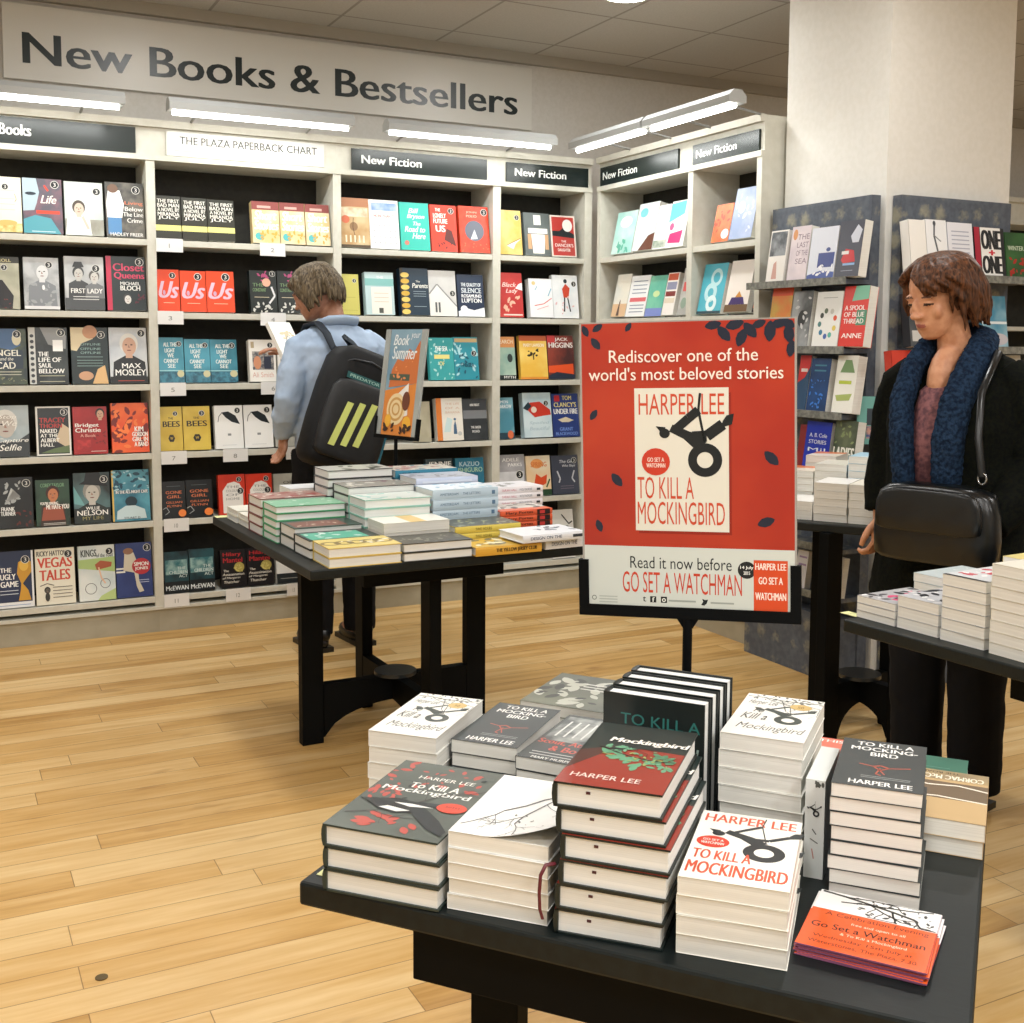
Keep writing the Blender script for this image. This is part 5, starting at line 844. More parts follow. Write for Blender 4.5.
    # an unused proto never happens: proto is book 0 whenever n > 1
# ---------------------------------------------------------------- tables
blk = mat('0c1212', .45, '121a1a', 60., stretch=(1, 12, 1), spec=.3); blk2 = mat('040607', .6, spec=.12)
def table(label, cx, cy, rz, sx, sy, T, arm, px=0., py=0., br=0., ap=(0, 2)):
    """square display table: top, four apron boards, crossed arched rails with a post at each end, hub disc. (px, py) = base centre minus top centre"""
    root = empty('display_table', (cx, cy, 0), rz); tag(root, label, 'table', 'black display tables')
    m = MB(); m.box(-sx/2, -sy/2, T-.03, sx/2, sy/2, T, blk); m.build('tabletop', root, .004)
    at = T-.03; L = .25; half = arm+.036
    for k in range(4):
        M_ = Matrix.Translation((px, py, 0)) @ Matrix.Rotation(k*math.pi/2+br, 4, 'Z')
        if k in ap: m = MB(); m.box(-L, -half, at-.088, L, -half+.022, at, blk2, M_); m.build('apron_board', root, .002)
        m = MB(); m.box(-.021, -arm-.033, 0, .021, -arm+.043, at, blk2, M_); m.build('leg', root, .002)
    for k in range(2):
        M_ = Matrix.Translation((px, py, 0)) @ Matrix.Rotation(k*math.pi/2+br, 4, 'Z')
        m = MB(); a0 = arm-.045; n = 14; top = .205 if k == 0 else .2045
        pts = [(-a0, top), (-a0, .02)]
        pts += [(-a0+2*a0*i/n, .005+.115*math.sqrt(max(0, 1-(1-2*i/n)**2))) for i in range(1, n)]+[(a0, .02), (a0, top)]
        hw = .02 if k == 0 else .0195
        vs = [(x, -hw, z) for x, z in pts]+[(x, hw, z) for x, z in pts]; q = len(pts)
        # strips between the arch and the top so the outline stays exact
        fs = []
        for i in range(1, q-2):
            (xa, za), (xb, zb) = pts[i], pts[i+1]
            o = len(vs); vs += [(xa,-hw,za),(xb,-hw,zb),(xb,-hw,top),(xa,-hw,top),(xa,hw,za),(xb,hw,zb),(xb,hw,top),(xa,hw,top)]
            fs += [(o,o+1,o+2,o+3),(o+4,o+7,o+6,o+5),(o,o+4,o+5,o+1),(o+3,o+2,o+6,o+7)]
        m.add(vs, fs, blk2, M_); m.build('base_rail', root)
    m = MB(); m.cyl(px, py, .2055, .218, .075, mat('24282a', .3), 32); m.build('hub_disc', root)
    return root
Lx, Ly = .388, 1.322; A1 = R(-50.6); E1 = Vector((math.cos(A1), math.sin(A1), 0)); E2 = Vector((-E1.y, E1.x, 0))
def l1(a, b, z=0): return Vector((Lx, Ly, z))+E1*a+E2*b
c1 = l1(.38, .357)
table('black display table in front, covered with mockingbird novels', c1.x, c1.y, A1, .765, .725, .724, .28)
table('black display table in mid shop, crowded with mixed hardbacks', 1.452, 3.765, R(1.2), 1.0, 1.165, .724, .317)
table('black display table at the side, holding collage-covered paperbacks', 1.985+.49, 2.105-.62, R(4), .98, 1.22, .724, .317, 0, 0, 0, (1, 3))
table('black display table between the woman and the pillar', 3.008, 3.231, R(33), .74, .76, .77, .18, -.19, -.14, R(-25), ())
tagm = mat('e6e8a8', .6)
def sticky(label, x, y, z, rz, w=.055, h=.032):
    m = MB(); Mx = Matrix.Translation((x, y, z)) @ Matrix.Rotation(rz, 4, 'Z'); m.box(0, 0, 0, w, h, .0006, tagm, Mx)
    draw(m, Mx @ Matrix.Translation((0, 0, .0006)), w, h, [('L', [(.2, .4), (.5, .6), (.8, .5)], .02, '9a9c70')], .0002); tag(m.build('table_label'), label, 'label', 'yellow corner labels')
p = l1(.008, .018); sticky('yellow label on the near table corner beside the grey-green hardbacks', p.x, p.y, .7245, A1, .034, .05)
p = l1(.738, .655); sticky('yellow label on the near table corner behind the green paperback', p.x, p.y, .7245, A1, .02, .045)
sticky('yellow label on the far corner of the middle table', .945, 4.29, .7245, 0, .07, .05)
sticky('yellow label on the side table corner by the collage paperbacks', 1.985, 2.062, .7245, R(4), .03, .05)

# ---------------------------------------------------------------- extra things on the near table
def put(r, P, rz, lab, grp): r.location = P; r.rotation_euler = (0, 0, rz); tag(r, lab, 'book', grp); return r
pr = make_book('mccarthy', .128, .181, .0235, False)
O = l1(.757+.004, .402+.181, .7246); put(pr, O, A1+math.pi, 'tan landscape paperback, lower of two at the table edge', 'tan landscape paperbacks')
q = copy_book(pr); put(q, l1(.757+.006, .400+.181, .7246+.0236), A1+math.pi, 'tan landscape paperback, upper of two, its cover upside down', 'tan landscape paperbacks')
put(make_book('greenpb', .12, .125, .02, False), l1(.612, .592, .7246), A1, 'dark green paperback behind the tan landscape ones', 'single books at the far edge')
put(make_book('coralpb', .108, .135, .022, False), l1(.497, .592, .7246), A1, 'coral paperback behind the eight-high dark stack', 'single books at the far edge')
# hardbacks standing in a row, covers facing the camera side
st_ops = [('B', '0f1716', '15201f', 9), TT('TO KILL A', .18, .8, .96, .875, '2f6f6a', .01), TT('Mockingbird', .2, .6, .95, .7, '8fa49c', .02, .15), ('X', 201, 14, .2, .3, .9, .5, .13, '2f5246')]
A['standing'] = (st_ops, '', '101716')
ps = make_book('standing', .138, .198, .029, True)
for i in range(4):
    r = ps if i == 0 else copy_book(ps)
    M_ = Matrix.Translation(l1(.293+.001*i, .272+.0365*i+.029, .7246)) @ Matrix.Rotation(A1+R(-2.5), 4, 'Z') @ Matrix.Rotation(math.pi/2, 4, 'X')
    r.matrix_world = M_; r.location = M_.translation; r.rotation_euler = M_.to_euler()
    tag(r, f'black hardback standing upright before the poster stand, {ORD[i]} of four from the red stack', 'book', 'black hardbacks standing upright')
# slim boxed volume, spine out
m = MB(); Mx = Matrix.Translation(l1(.5585, .262, .7246)) @ Matrix.Rotation(A1, 4, 'Z')
m.box(0, 0, 0, .0235, .125, .125, mat('d9dedb', .3), Mx); m.box(.001, .1251, .002, .0225, .1255, .123, page_m, Mx)
SM = Mx @ Matrix(((1,0,0,0),(0,0,-1,0),(0,1,0,0),(0,0,0,1)))
draw(m, SM, .0235, .125, [('X', 211, 8, .1, .9, .9, .98, .3, '4a504c'), *tyre(.58, .66, .9, '20282b', .19), ('L', [(.4,.5),(.6,.45)], .06, '4a504c'), ('L', [(.3,.4),(.7,.36)], .06, '6a706c'), ('L', [(.4,.3),(.5,.2)], .06, 'c08a80')], .0002)
tag(m.build('boxed_book'), 'slim pale boxed book standing spine out between two stacks', 'book')
# leaflets
lf = [('B', 'dc5a26'), ('R', 0, .66, 1, 1, 'e6e6e4'), *[('L', [(a, max(.675, b)) for a, b in o[1]], o[2], o[3]) for o in twigs(222, .02, .98, -.4, .85, .03, '2a2a28', .6, 2)+twigs(228, .2, .84, .2, .8, .02, '2a2a28', .5, 2)], ('X', 221, 30, .3, .7, .98, .98, .05, '3a3a38'),
 TT('A Celebration Evening', .12, .55, .95, .63, '5a2412', .0), TT('free and open to all', .35, .46, .78, .51, 'f4dcc8', .0), TT('Go Set a Watchman', .05, .34, .95, .43, '3a1a10', .01), TT('& To Kill a Mockingbird', .3, .26, .82, .31, 'f4dcc8', .0), TT('Wednesday 15th July at', .1, .16, .88, .22, '5a2412', .0), TT('Waterstones, The Plaza, 7.30', .08, .07, .92, .13, '5a2412', .0)]
m = MB(); m.box(0, 0, 0, .134, .136, .0016, mat('8a5478', .5)); draw(m, Matrix.Translation((0, 0, .0016)), .134, .136, lf, .00002)
lo = m.build('leaflet')
rl = random.Random(3)
for i in range(8):
    o = lo if i == 0 else lo.copy()
    if i: C.objects.link(o)
    P = l1(.581+(0 if i == 7 else rl.uniform(-.002, .005)), .072+(0 if i == 7 else rl.uniform(-.001, .003)), .7246+.0018*i)
    o.location = P; o.rotation_euler = (0, 0, A1+R(-3.5)+(0 if i == 7 else R(rl.uniform(-1.5, 1.5))))
    tag(o, 'orange leaflet for a celebration evening, '+('topmost of the pile' if i == 7 else f'{ORD[7-i]} from top of the pile'), 'leaflet', 'orange leaflets piled on the near table')
# ribbon marker hanging from the red stack
m = MB(); w0 = l1(.318, .004, .80)
pts = [l1(.327, .012, .803), l1(.321, -.002, .806), l1(.3165, -.006, .795), l1(.315, -.006, .775), l1(.3155, -.005, .755), l1(.3185, -.004, .744)]
m.tube(pts, .0022, mat('5e1a26', .5), 6, flat=.4); tag(m.build('ribbon_marker'), 'dark red ribbon marker hanging out of the red-jacket stack', 'ribbon')

# ---------------------------------------------------------------- poster on its stand
LF = '1d2435'
def lv(x, y, L, a, W=.55): return ('P', [(min(1, max(0, p_[0])), min(1, max(0, p_[1]))) for p_ in leaf_pts(x, y, L, L*W, a, .72)], LF)
post = [('B', 'b23a22', 'a22c1e', 5), ('R', 0, 0, 1, .215, 'c9cfc8'),
 lv(.07, .93, .07, 2.2), lv(.08, .985, .06, .6), lv(.23, .985, .05, 1.0), lv(.02, .975, .06, 2.0), lv(.63, .985, .08, .2), lv(.68, .955, .09, -.9), lv(.73, .985, .09, .3), lv(.76, .94, .09, 1.2), lv(.8, .965, .09, -.9), lv(.84, .985, .07, .4), lv(.89, .96, .1, 1.5), lv(.93, .985, .08, .3), lv(.975, .95, .09, 1.7), lv(.985, .9, .08, 1.4), lv(.97, .985, .08, -.5),
 lv(.055, .68, .06, 1.0), lv(.165, .45, .08, -.9), lv(.075, .285, .065, 1.9), lv(.895, .53, .09, -.8), lv(.87, .31, .085, .35),
 TT('Rediscover one of the', .135, .862, .835, .906, 'efe2d6', .005), TT('world\'s most beloved stories', .035, .80, .95, .845, 'efe2d6', .005),
 ('R', .27, .262, .712, .755, '8c2418'), ('R', .255, .272, .7, .772, 'dad8cb'), TT('HARPER LEE', .275, .68, .68, .752, 'c2492f', -.005), *[(o[0],)+tuple([[(.255+.445*x, .272+.5*y) for x, y in o[1]]]+list(o[2:])) if o[0] in 'PL' and isinstance(o[1], list) else (('O', .255+.445*o[1], .272+.5*o[2], o[3]*.445, o[4]*.445, o[5]) if o[0] == 'O' else ('E', .255+.445*o[1], .272+.5*o[2], o[3]*.445, o[4]*.5, o[5])) for o in tyre(.75, .5, .95, '161c1f')],
 ('E', .355, .515, .068, .048, 'c23a26'), TT('GO SET A', .315, .515, .395, .53, 'f0dcd0'), TT('WATCHMAN', .31, .495, .4, .51, 'f0dcd0'),
 TT('TO KILL A', .265, .385, .535, .462, 'c2492f', -.005), TT('MOCKINGBIRD', .265, .295, .68, .375, 'c2492f', -.005),
 TT('Read it now before', .225, .137, .71, .18, '2c3234', .0), TT('GO SET A WATCHMAN', .187, .05, .757, .125, 'c2412c', -.008),
 ('E', .78, .142, .042, .03, '1e2426'), TT('14 July', .75, .143, .81, .157, 'e8ece8'), TT('2015', .765, .126, .795, .138, 'e8ece8'),
 ('R', .812, 0.0, .968, .178, 'cf4a26'), TT('HARPER LEE', .82, .145, .96, .168, 'f4e4d8'), TT('GO SET A', .835, .095, .945, .12, 'f4e4d8'), TT('WATCHMAN', .82, .04, .96, .066, 'f4e4d8'),
 TT('t', .285, .018, .3, .036, '22282a', .02), ('R', .32, .016, .35, .038, '22282a'), TT('f', .33, .018, .342, .035, 'dfe4de', .02), ('R', .372, .016, .402, .038, '22282a'), ('O', .387, .026, .009, .005, 'dfe4de'), ('P', [(.565,.014),(.58,.012),(.592,.02),(.598,.034),(.584,.032),(.57,.036),(.575,.026)], '22282a'),
 *bars(.41, .54, (.022,), '9aa29c', .006), *bars(.61, .72, (.02,), '9aa29c', .006), *bars(.07, .16, (.03, .02, .01), 'a8b0aa', .004), ('O', .045, .026, .012, .008, '7a827c')]
PA, PB = Vector((.863, 1.472, 0)), Vector((1.085, 1.262, 0)); PU = (PB-PA).normalized(); PW_ = .305; PH_ = .417
mid = (PA+PB)/2
pole_xy = l1(.356, .449)
prz = math.atan2(PU.y, PU.x)
root = empty('poster_stand', (.981, 1.358, .7246), prz); tag(root, 'red framed novel poster on a black stand on the near table', 'poster stand')
Z0 = 1.413-.7246-PH_; xl = -PW_/2; tl = R(1.2)
PM = Matrix.Translation((0, -.004, Z0)) @ Matrix.Rotation(R(-1.6), 4, 'Y') @ Matrix.Translation((xl, 0, 0)) @ Matrix(((1,0,0,0),(0,0,-1,0),(0,1,0,0),(0,0,0,1)))
m = MB(); m.box(-.003, -.003, -.006, PW_+.003, PH_+.002, 0, mat('9c9a94', .2), PM); draw(m, PM, PW_, PH_, post, .00012, .22); m.build('poster_panel', root)
m = MB(); m.box(-.009, -.016, -.009, PW_+.009, .001, .003, blk2, PM); m.box(-.009, .001, -.009, .006, .068, .003, blk2, PM); m.box(PW_-.006, .001, -.009, PW_+.009, .068, .003, blk2, PM)
m.prism([(PW_*.5-.016, -.016), (PW_*.5+.016, -.016), (PW_*.5+.007, -.03), (PW_*.5-.007, -.03)], -.008, .0, blk2, PM); m.build('holder_tray', root)
m = MB(); m.cyl(0, 0, .006, Z0-.012, .007, blk2, 16); m.build('pole', root)
m = MB(); m.box(-.05, -.02, 0, .05, .02, .006, blk2); m.build('base_plate', root, .001)
# slim seasonal poster on the middle table
sm_ops = [('B', '6f93ab', '86a6b8', 5), ('R', 0, 0, 1, .1, 'c8622c'), ('P', [(0,.42),(1,.5),(1,.0),(0,.0)], 'd8863c'), ('P', [(.15,.62),(.3,.72),(.5,.7),(.65,.82),(.8,.78),(.98,.9),(1,.5),(.1,.45)], 'c8703c'), ('P', [(.3,.35),(.75,.5),(.8,.2),(.4,.15)], 'e6e2dc'), ('R', .1,.52,.75,.58,'4a5a4c'),
 ('E', .42, .25, .3, .15, 'e6cfa0'), ('O', .42, .25, .24, .19, 'c89a58'), ('O', .42, .25, .13, .09, 'c89a58'), ('E', .72, .33, .12, .09, '6a3a28'), ('E', .2, .14, .1, .06, 'e8b03c'), ('E', .8, .12, .13, .07, 'e8b03c'), ('X', 231, 12, .1, .02, .9, .1, .14, '3a241c'),
 TT('Book', .12, .85, .62, .95, 'e8eef0', .015, .3), TT('your', .66, .9, .95, .96, 'e8eef0', .0, .3), TT('Summer', .12, .72, .9, .84, 'e8eef0', .015, .3), ('X', 232, 10, .2, .5, .8, .75, .1, 'e0905a')]
bs_root = empty('poster_stand', (1.567, 4.05, .7246), R(-74)); tag(bs_root, 'slim seaside poster in a clear holder on the middle table', 'poster stand')
SW, SHh = .25, .405
PM = Matrix.Translation((-SW/2, 0, .305)) @ Matrix.Rotation(R(-8), 4, 'X') @ Matrix(((1,0,0,0),(0,0,-1,0),(0,1,0,0),(0,0,0,1)))
m = MB(); m.box(.03, 0, -.003, SW-.03, SHh, 0, mat('b8b8b0', .4), PM); draw(m, PM @ Matrix.Translation((.03, 0, 0)), SW-.06, SHh, sm_ops, .0003, .3); m.build('poster_panel', bs_root)
acr = mat('d4dad8', .12, trans=.6)
m = MB(); m.box(0, 0, -.006, .03, SHh, .003, acr, PM); m.box(SW-.03, 0, -.006, SW, SHh, .003, acr, PM); m.build('clear_holder', bs_root)
m = MB(); m.box(-.006, -.012, -.01, SW+.006, .002, .006, blk2, PM); m.box(-.006, 0, -.01, .004, .07, .006, blk2, PM); m.box(SW-.004, 0, -.01, SW+.006, .07, .006, blk2, PM); m.build('holder_tray', bs_root)
m = MB(); m.cyl(0, 0, .006, .3, .007, blk2, 14); m.build('pole', bs_root)
m = MB(); m.box(-.06, -.04, 0, .06, .04, .006, blk2); m.build('base_plate', bs_root, .001)

# ---------------------------------------------------------------- patterned racks on the pillar
def damask():
    m = mat('5a5f66', .7, '747a80', 40.); nt = m.node_tree; b = nt.nodes['Principled BSDF']
    old = b.inputs['Base Color'].links[0].from_socket
    tc = nt.nodes.new('ShaderNodeTexCoord'); mp = nt.nodes.new('ShaderNodeMapping'); mp.inputs['Scale'].default_value = (1, 1, 1)
    vo = nt.nodes.new('ShaderNodeTexVoronoi'); vo.inputs['Scale'].default_value = 9.5; vo.inputs['Randomness'].default_value = .25
    cr = nt.nodes.new('ShaderNodeValToRGB'); cr.color_ramp.elements[0].position = .36; cr.color_ramp.elements[0].color = hexc('a8a286'); cr.color_ramp.elements[1].position = .58; cr.color_ramp.elements[1].color = hexc('4a5260')
    nz = nt.nodes.new('ShaderNodeTexNoise'); nz.inputs['Scale'].default_value = 60
    ad = nt.nodes.new('ShaderNodeMath'); ad.operation = 'MULTIPLY_ADD'; ad.inputs[1].default_value = .35
    mx = nt.nodes.new('ShaderNodeMixRGB'); mx.inputs[0].default_value = .6
    nt.links.new(tc.outputs['Object'], mp.inputs[0]); nt.links.new(mp.outputs[0], vo.inputs['Vector']); nt.links.new(mp.outputs[0], nz.inputs['Vector'])
    nt.links.new(nz.outputs['Fac'], ad.inputs[0]); nt.links.new(vo.outputs['Distance'], ad.inputs[2]); nt.links.new(ad.outputs[0], cr.inputs[0])
    nt.links.new(old, mx.inputs[1]); nt.links.new(cr.outputs[0], mx.inputs[2]); nt.links.new(mx.outputs[0], b.inputs['Base Color'])
    return m
dmk = damask()
def rack(label, origin, rz, wd, levels):
    root = empty('display_rack', origin, rz); tag(root, label, 'rack')
    m = MB(); m.box(0, .09, .0, wd, .137, 1.975, dmk); m.build('back_board', root)
    m = MB(); m.box(.01, -.02, 0, wd-.01, .09, .27, dmk); m.build('plinth', root)
    for z in levels:
        m = MB(); m.box(-.005, -.035, z-.02, wd+.005, .09, z-.002, dmk); m.box(-.005, -.044, z-.022, wd+.005, -.037, z+.008, mat('6a6c68', .5, '8a8c84', 60.)); m.build('shelf', root)
rack('grey patterned book rack on the pillar side facing the tables', (3.27, 4.075, 0), R(-90), .60, (1.642, 1.368, 1.105, .832, .56, .36))
rack('grey patterned book rack on the pillar behind the woman', (3.46, 3.325, 0), 0, .62, (1.655, 1.37, 1.11, .83))
m = MB(); Mx = mx_wing(3.425, 3.55, 0) @ Matrix.Translation((0, 0, 0)); Mx = mx_wall(3.29, 3.30, 1.02)
# small framed notice
Mx = Matrix.Translation((3.285, 3.44, .985)) @ Matrix.Rotation(R(-35), 4, 'Z') @ Matrix(((1,0,0,0),(0,0,-1,0),(0,1,0,0),(0,0,0,1)))
m.box(0, 0, -.008, .15, .195, 0, mat('1d2022', .4), Mx); draw(m, Mx @ Matrix.Translation((0, .004, 0)), .15, .19, [('B', '6fa8a0'), ('R', .25, .4, .6, .75, '3a444c'), ('R', .65, .5, .95, .75, 'dde2e0'), ('M', .25, .12, .6, .38, '4a5a8a', 'c89a8a', 60)], .0003)
tag(m.build('notice_board'), 'small teal notice panel between the two patterned racks', 'notice')

# brass floor cap
p = (.2915, 2.53); m = MB(); m.cyl(p[0], p[1], .0005, .002, .0135, mat('6a5a3c', .4, metal=.6), 20); tag(m.build('floor_cap'), 'small round metal cap set into the plank floor', 'floor cap')
# ---------------------------------------------------------------- people
def loft(m, rings, mt, n=28, cap=True):
    """rings: (cx, cy, cz, rx, ry[, tilt about x])"""
    vs = []
    for r in rings:
        cx, cy, cz, rx, ry = r[:5]; tl = r[5] if len(r) > 5 else 0
        for i in range(n):
            a = 2*math.pi*i/n; x, y = rx*math.cos(a), ry*math.sin(a)
            vs.append((cx+x, cy+y*math.cos(tl), cz+y*math.sin(tl)))
    k = len(rings)
    f = [(j*n+i, j*n+(i+1)%n, (j+1)*n+(i+1)%n, (j+1)*n+i) for j in range(k-1) for i in range(n)]
    if cap: f += [tuple(reversed(range(n))), tuple(range((k-1)*n, k*n))]
    m.add(vs, f, mt, None, True)
def fuse(m, name, parent, voxel, smooth=4, mats=None, paint=None, noise=None):
    """joins the pieces of m into one continuous skin"""
    o = m.build('tmp')
    rm = o.modifiers.new('r', 'REMESH'); rm.mode = 'VOXEL'; rm.voxel_size = voxel; rm.use_smooth_shade = True
    if smooth:
        sm = o.modifiers.new('s', 'SMOOTH'); sm.factor = .5; sm.iterations = smooth
    if noise:
        tx = bpy.data.textures.new('folds', 'CLOUDS'); tx.noise_scale = noise[1]; tx.noise_depth = 2
        dm = o.modifiers.new('d', 'DISPLACE'); dm.texture = tx; dm.strength = noise[0]; dm.mid_level = .5; dm.texture_coords = 'LOCAL'
    dg = bpy.context.evaluated_depsgraph_get(); dg.update()
    me = bpy.data.meshes.new_from_object(o.evaluated_get(dg)); me.name = name
    bpy.data.objects.remove(o)
    me.materials.clear()
    for x in mats: me.materials.append(x)
    n = len(me.polygons); idx = [0]*n
    if paint:
        for p in me.polygons: idx[p.index] = paint(p.center)
    me.polygons.foreach_set('material_index', idx); me.polygons.foreach_set('use_smooth', [True]*n); me.update()
    ob = bpy.data.objects.new(name, me); C.objects.link(ob)
    if parent: ob.parent = parent
    return ob
def hand(m, M_, sk, side=1, curl=.5):
    """palm in the local xy plane, fingers along +y, thumb on the +x side"""
    m.ell((0, .045, 0), (.04*1, .05, .015), sk, M_)
    m.ell((0, .01, 0), (.028, .03, .019), sk, M_)
    for x, L, r in ((.028, .068, .0085), (.0095, .078, .009), (-.0095, .072, .0087), (-.028, .056, .0078)):
        p = Vector((x, .082, 0)); d = 0; pts = [Vector((x*.8, .05, 0)), p]
        for k, fr in enumerate((.45, .32, .23)):
            d += curl*(.9+.2*k); p = p+Vector((0, math.cos(d), -math.sin(d)))*L*fr; pts.append(p)
        m.tube(pts, [r, r, r*.95, r*.9, r*.72], sk, 8, M_)
    m.tube([Vector((.026, .02, 0)), Vector((.05, .045, -.006)), Vector((.056, .075, -.016)), Vector((.05, .098, -.026))], [.013, .0115, .0105, .008], sk, 8, M_)
def head_pieces(m, M_, sk):
    """head centred on the origin (eye line z=0), face toward +y, total height about .225"""
    rings = [(0, .055, -.113, .018, .018), (0, .05, -.104, .036, .034), (0, .036, -.088, .05, .056), (0, .022, -.065, .059, .074), (0, .012, -.04, .066, .084), (0, .006, -.015, .07, .09), (0, 0, .015, .0735, .094), (0, -.004, .045, .075, .096), (0, -.008, .07, .07, .09), (0, -.01, .09, .056, .072), (0, -.01, .104, .034, .045), (0, -.01, .11, .01, .014)]
    t = MB(); loft(t, rings, sk)
    # nose, brows, cheeks, lips, chin, ears, lids
    t.ell((0, .1, -.012), (.0095, .016, .026), sk); t.ell((0, .113, -.032), (.012, .0135, .0105), sk)
    for s in (-1, 1):
        t.ell((s*.01, .105, -.036), (.008, .009, .007), sk)
        t.ell((s*.031, .083, .017), (.022, .012, .0085), sk)
        t.ell((s*.036, .068, -.03), (.024, .015, .024), sk)
        t.ell((s*.032, .084, -.001), (.0145, .0095, .0085), sk)
        t.ell((s*.0755, -.003, -.01), (.008, .018, .031), sk, None, 12, 8)
    t.ell((0, .092, -.06), (.023, .0105, .0055), sk); t.ell((0, .0905, -.0685), (.019, .0105, .0058), sk)
    t.ell((0, .078, -.096), (.021, .014, .014), sk)
    t.ell((0, .086, -.05), (.018, .01, .01), sk)
    m.add(t.v, t.f, sk, M_, True)
def hair_locks(parent, M_, seed, n, col, col2, front, drop, swell, name='hair', r0=.013):
    rn = random.Random(seed); m = MB(); hm = mat(col, .5, col2, 24., stretch=(7, 7, .5), spec=.2, lo=.35, hi=.75)
    cap = MB(); rings = []
    for i in range(9):
        t = i/8; z = .112-.16*t; rr = math.sin(math.acos(max(-1, min(1, (z-.0)/.125)))) if abs(z) < .125 else .2
        rings.append((0, -.016-.02*t, z+.006, .086*max(rr, .25)+swell*.3, .1*max(rr, .25)*.92+swell*.3-.012*t))
    loft(cap, rings[::-1], hm)
    m.add(cap.v, cap.f, hm, M_, True)
    for i in range(n):
        a = rn.uniform(-math.pi, math.pi)      # 0 = front
        frontness = math.cos(a)
        end = drop*(1.0 if frontness < .35 else .45) if frontness < .8 else front
        end *= rn.uniform(.85, 1.1)
        top = Vector((rn.uniform(-.02, .02), rn.uniform(-.03, .025), .118+rn.uniform(-.004, .006)))
        pts = [top]; K = 7
        for k in range(1, K+1):
            f = k/K; th = f*math.pi*.52 if end > 0 else f*math.pi*.5
            z = .118*math.cos(th)-max(0, f-.5)*2*end; rad = (.088+swell)*math.sin(min(th, 1.45))
            rad *= 1+.12*math.sin(f*5+i)*f; 
            if f > .75: rad *= 1-(f-.75)*.55
            aa = a+.18*math.sin(f*4+i*.7)+(math.copysign(.75*f, a-.35) if frontness > .55 else 0)
            pts.append(Vector((math.sin(aa)*rad, math.cos(aa)*rad*1.1-.014, z)))
        rs = [r0*.5, r0, r0*1.2, r0*1.2, r0*1.15, r0, r0*.8, r0*.35]
        m.tube(pts, rs, hm, 7, M_, flat=.6)
    return fuse(m, name, parent, .0045, 1, [hm], None, (.003, .02))
def limb(m, pts, rs, mt): m.tube(pts, rs, mt, 14)

MP = (1.63, 4.95, 0); MR = R(6)
# ---- man in the pale blue shirt, reading at the shelves
sk1 = mat('a9775c', .55, 'b5846a', 60.)
man = empty('person', MP, MR); tag(man, 'person in a pale blue shirt and dark trousers reading at the shelves, seen from behind', 'person')
m = MB()
Hm = Matrix.Translation((-.07, .06, 1.605)) @ Matrix.Rotation(R(34), 4, 'Z') @ Matrix.Rotation(R(-22), 4, 'X')
head_pieces(m, Hm, sk1)
limb(m, [(0, .06, 1.56), (0, .035, 1.50), (0, .015, 1.43), (0, .0, 1.36)], [.052, .054, .06, .08], sk1)
loft(m, [(0, 0, .88, .155, .115), (0, 0, 1.0, .16, .12), (0, 0, 1.12, .15, .115), (0, .0, 1.25, .17, .115), (0, .0, 1.35, .165, .09), (0, .0, 1.41, .11, .07), (0, .01, 1.46, .07, .06)], sk1)
for s in (-1, 1): limb(m, [(s*.09, 0, .92), (s*.095, .01, .7), (s*.1, .0, .48), (s*.1, -.01, .28), (s*.1, -.015, .09)], [.098, .088, .062, .056, .04], sk1); m.ell((s*.1, .04, .05), (.042, .12, .045), sk1)
# near arm hangs, hand at the trouser pocket; other arm bends up to the book
limb(m, [(-.15, 0, 1.36), (-.215, -.03, 1.25), (-.24, -.04, 1.14), (-.235, .03, 1.03), (-.215, .09, .955)], [.04, .045, .043, .038, .028], sk1)
hand(m, Matrix.Translation((-.215, .085, .97)) @ Matrix.Rotation(R(-70), 4, 'X') @ Matrix.Rotation(R(90), 4, 'Y'), sk1, 1, .45)
limb(m, [(.15, 0, 1.36), (.21, .055, 1.25), (.18, .17, 1.2), (.02, .27, 1.27), (-.09, .31, 1.33)], [.04, .045, .043, .036, .027], sk1)
hand(m, Matrix.Translation((-.085, .31, 1.325)) @ Matrix.Rotation(R(75), 4, 'Z') @ Matrix.Rotation(R(15), 4, 'X'), sk1, 1, .35)
def paint_man(c):
    q = Hm.inverted() @ c
    if q.length < .14 and q.y > .06:
        for s in (-1, 1):
            if (q-Vector((s*.031, .093, -.001))).length < .009: return 1
            if abs(q.x-s*.031) < .018 and abs(q.z-.018) < .004: return 2
        if abs(q.z+.064) < .006 and abs(q.x) < .022: return 3
    return 0
fuse(m, 'body', man, .0055, 3, [sk1, mat('241d1b', .3), mat('4a3a2e', .7), mat('8a5248', .5)], paint_man)
hair_locks(man, Hm, 11, 110, '342c22', '85765e', -.03, .08, .018)
shirt = mat('9db2cc', .75, 'a9bdd6', 9., bump=.0)
m = MB()
loft(m, [(0, -.005, .86, .186, .145), (0, -.005, .95, .19, .148), (0, -.005, 1.05, .186, .145), (0, -.01, 1.16, .188, .143), (0, -.01, 1.27, .203, .145), (0, -.008, 1.36, .208, .13), (0, -.004, 1.42, .16, .102), (0, .008, 1.465, .085, .078), (0, .014, 1.485, .07, .068)], shirt)
limb(m, [(-.12, -.005, 1.385), (-.18, -.012, 1.35), (-.218, -.03, 1.25), (-.236, -.04, 1.14), (-.238, .01, 1.06), (-.226, .06, .99), (-.222, .075, .975)], [.06, .068, .066, .064, .058, .047, .045], shirt)
limb(m, [(.12, 0, 1.385), (.185, 0, 1.34), (.215, .05, 1.265), (.19, .165, 1.2), (.08, .235, 1.235), (-.03, .285, 1.295)], [.075, .075, .068, .062, .05, .042], shirt)
fuse(m, 'shirt', man, .008, 2, [shirt], None, (.02, .07))
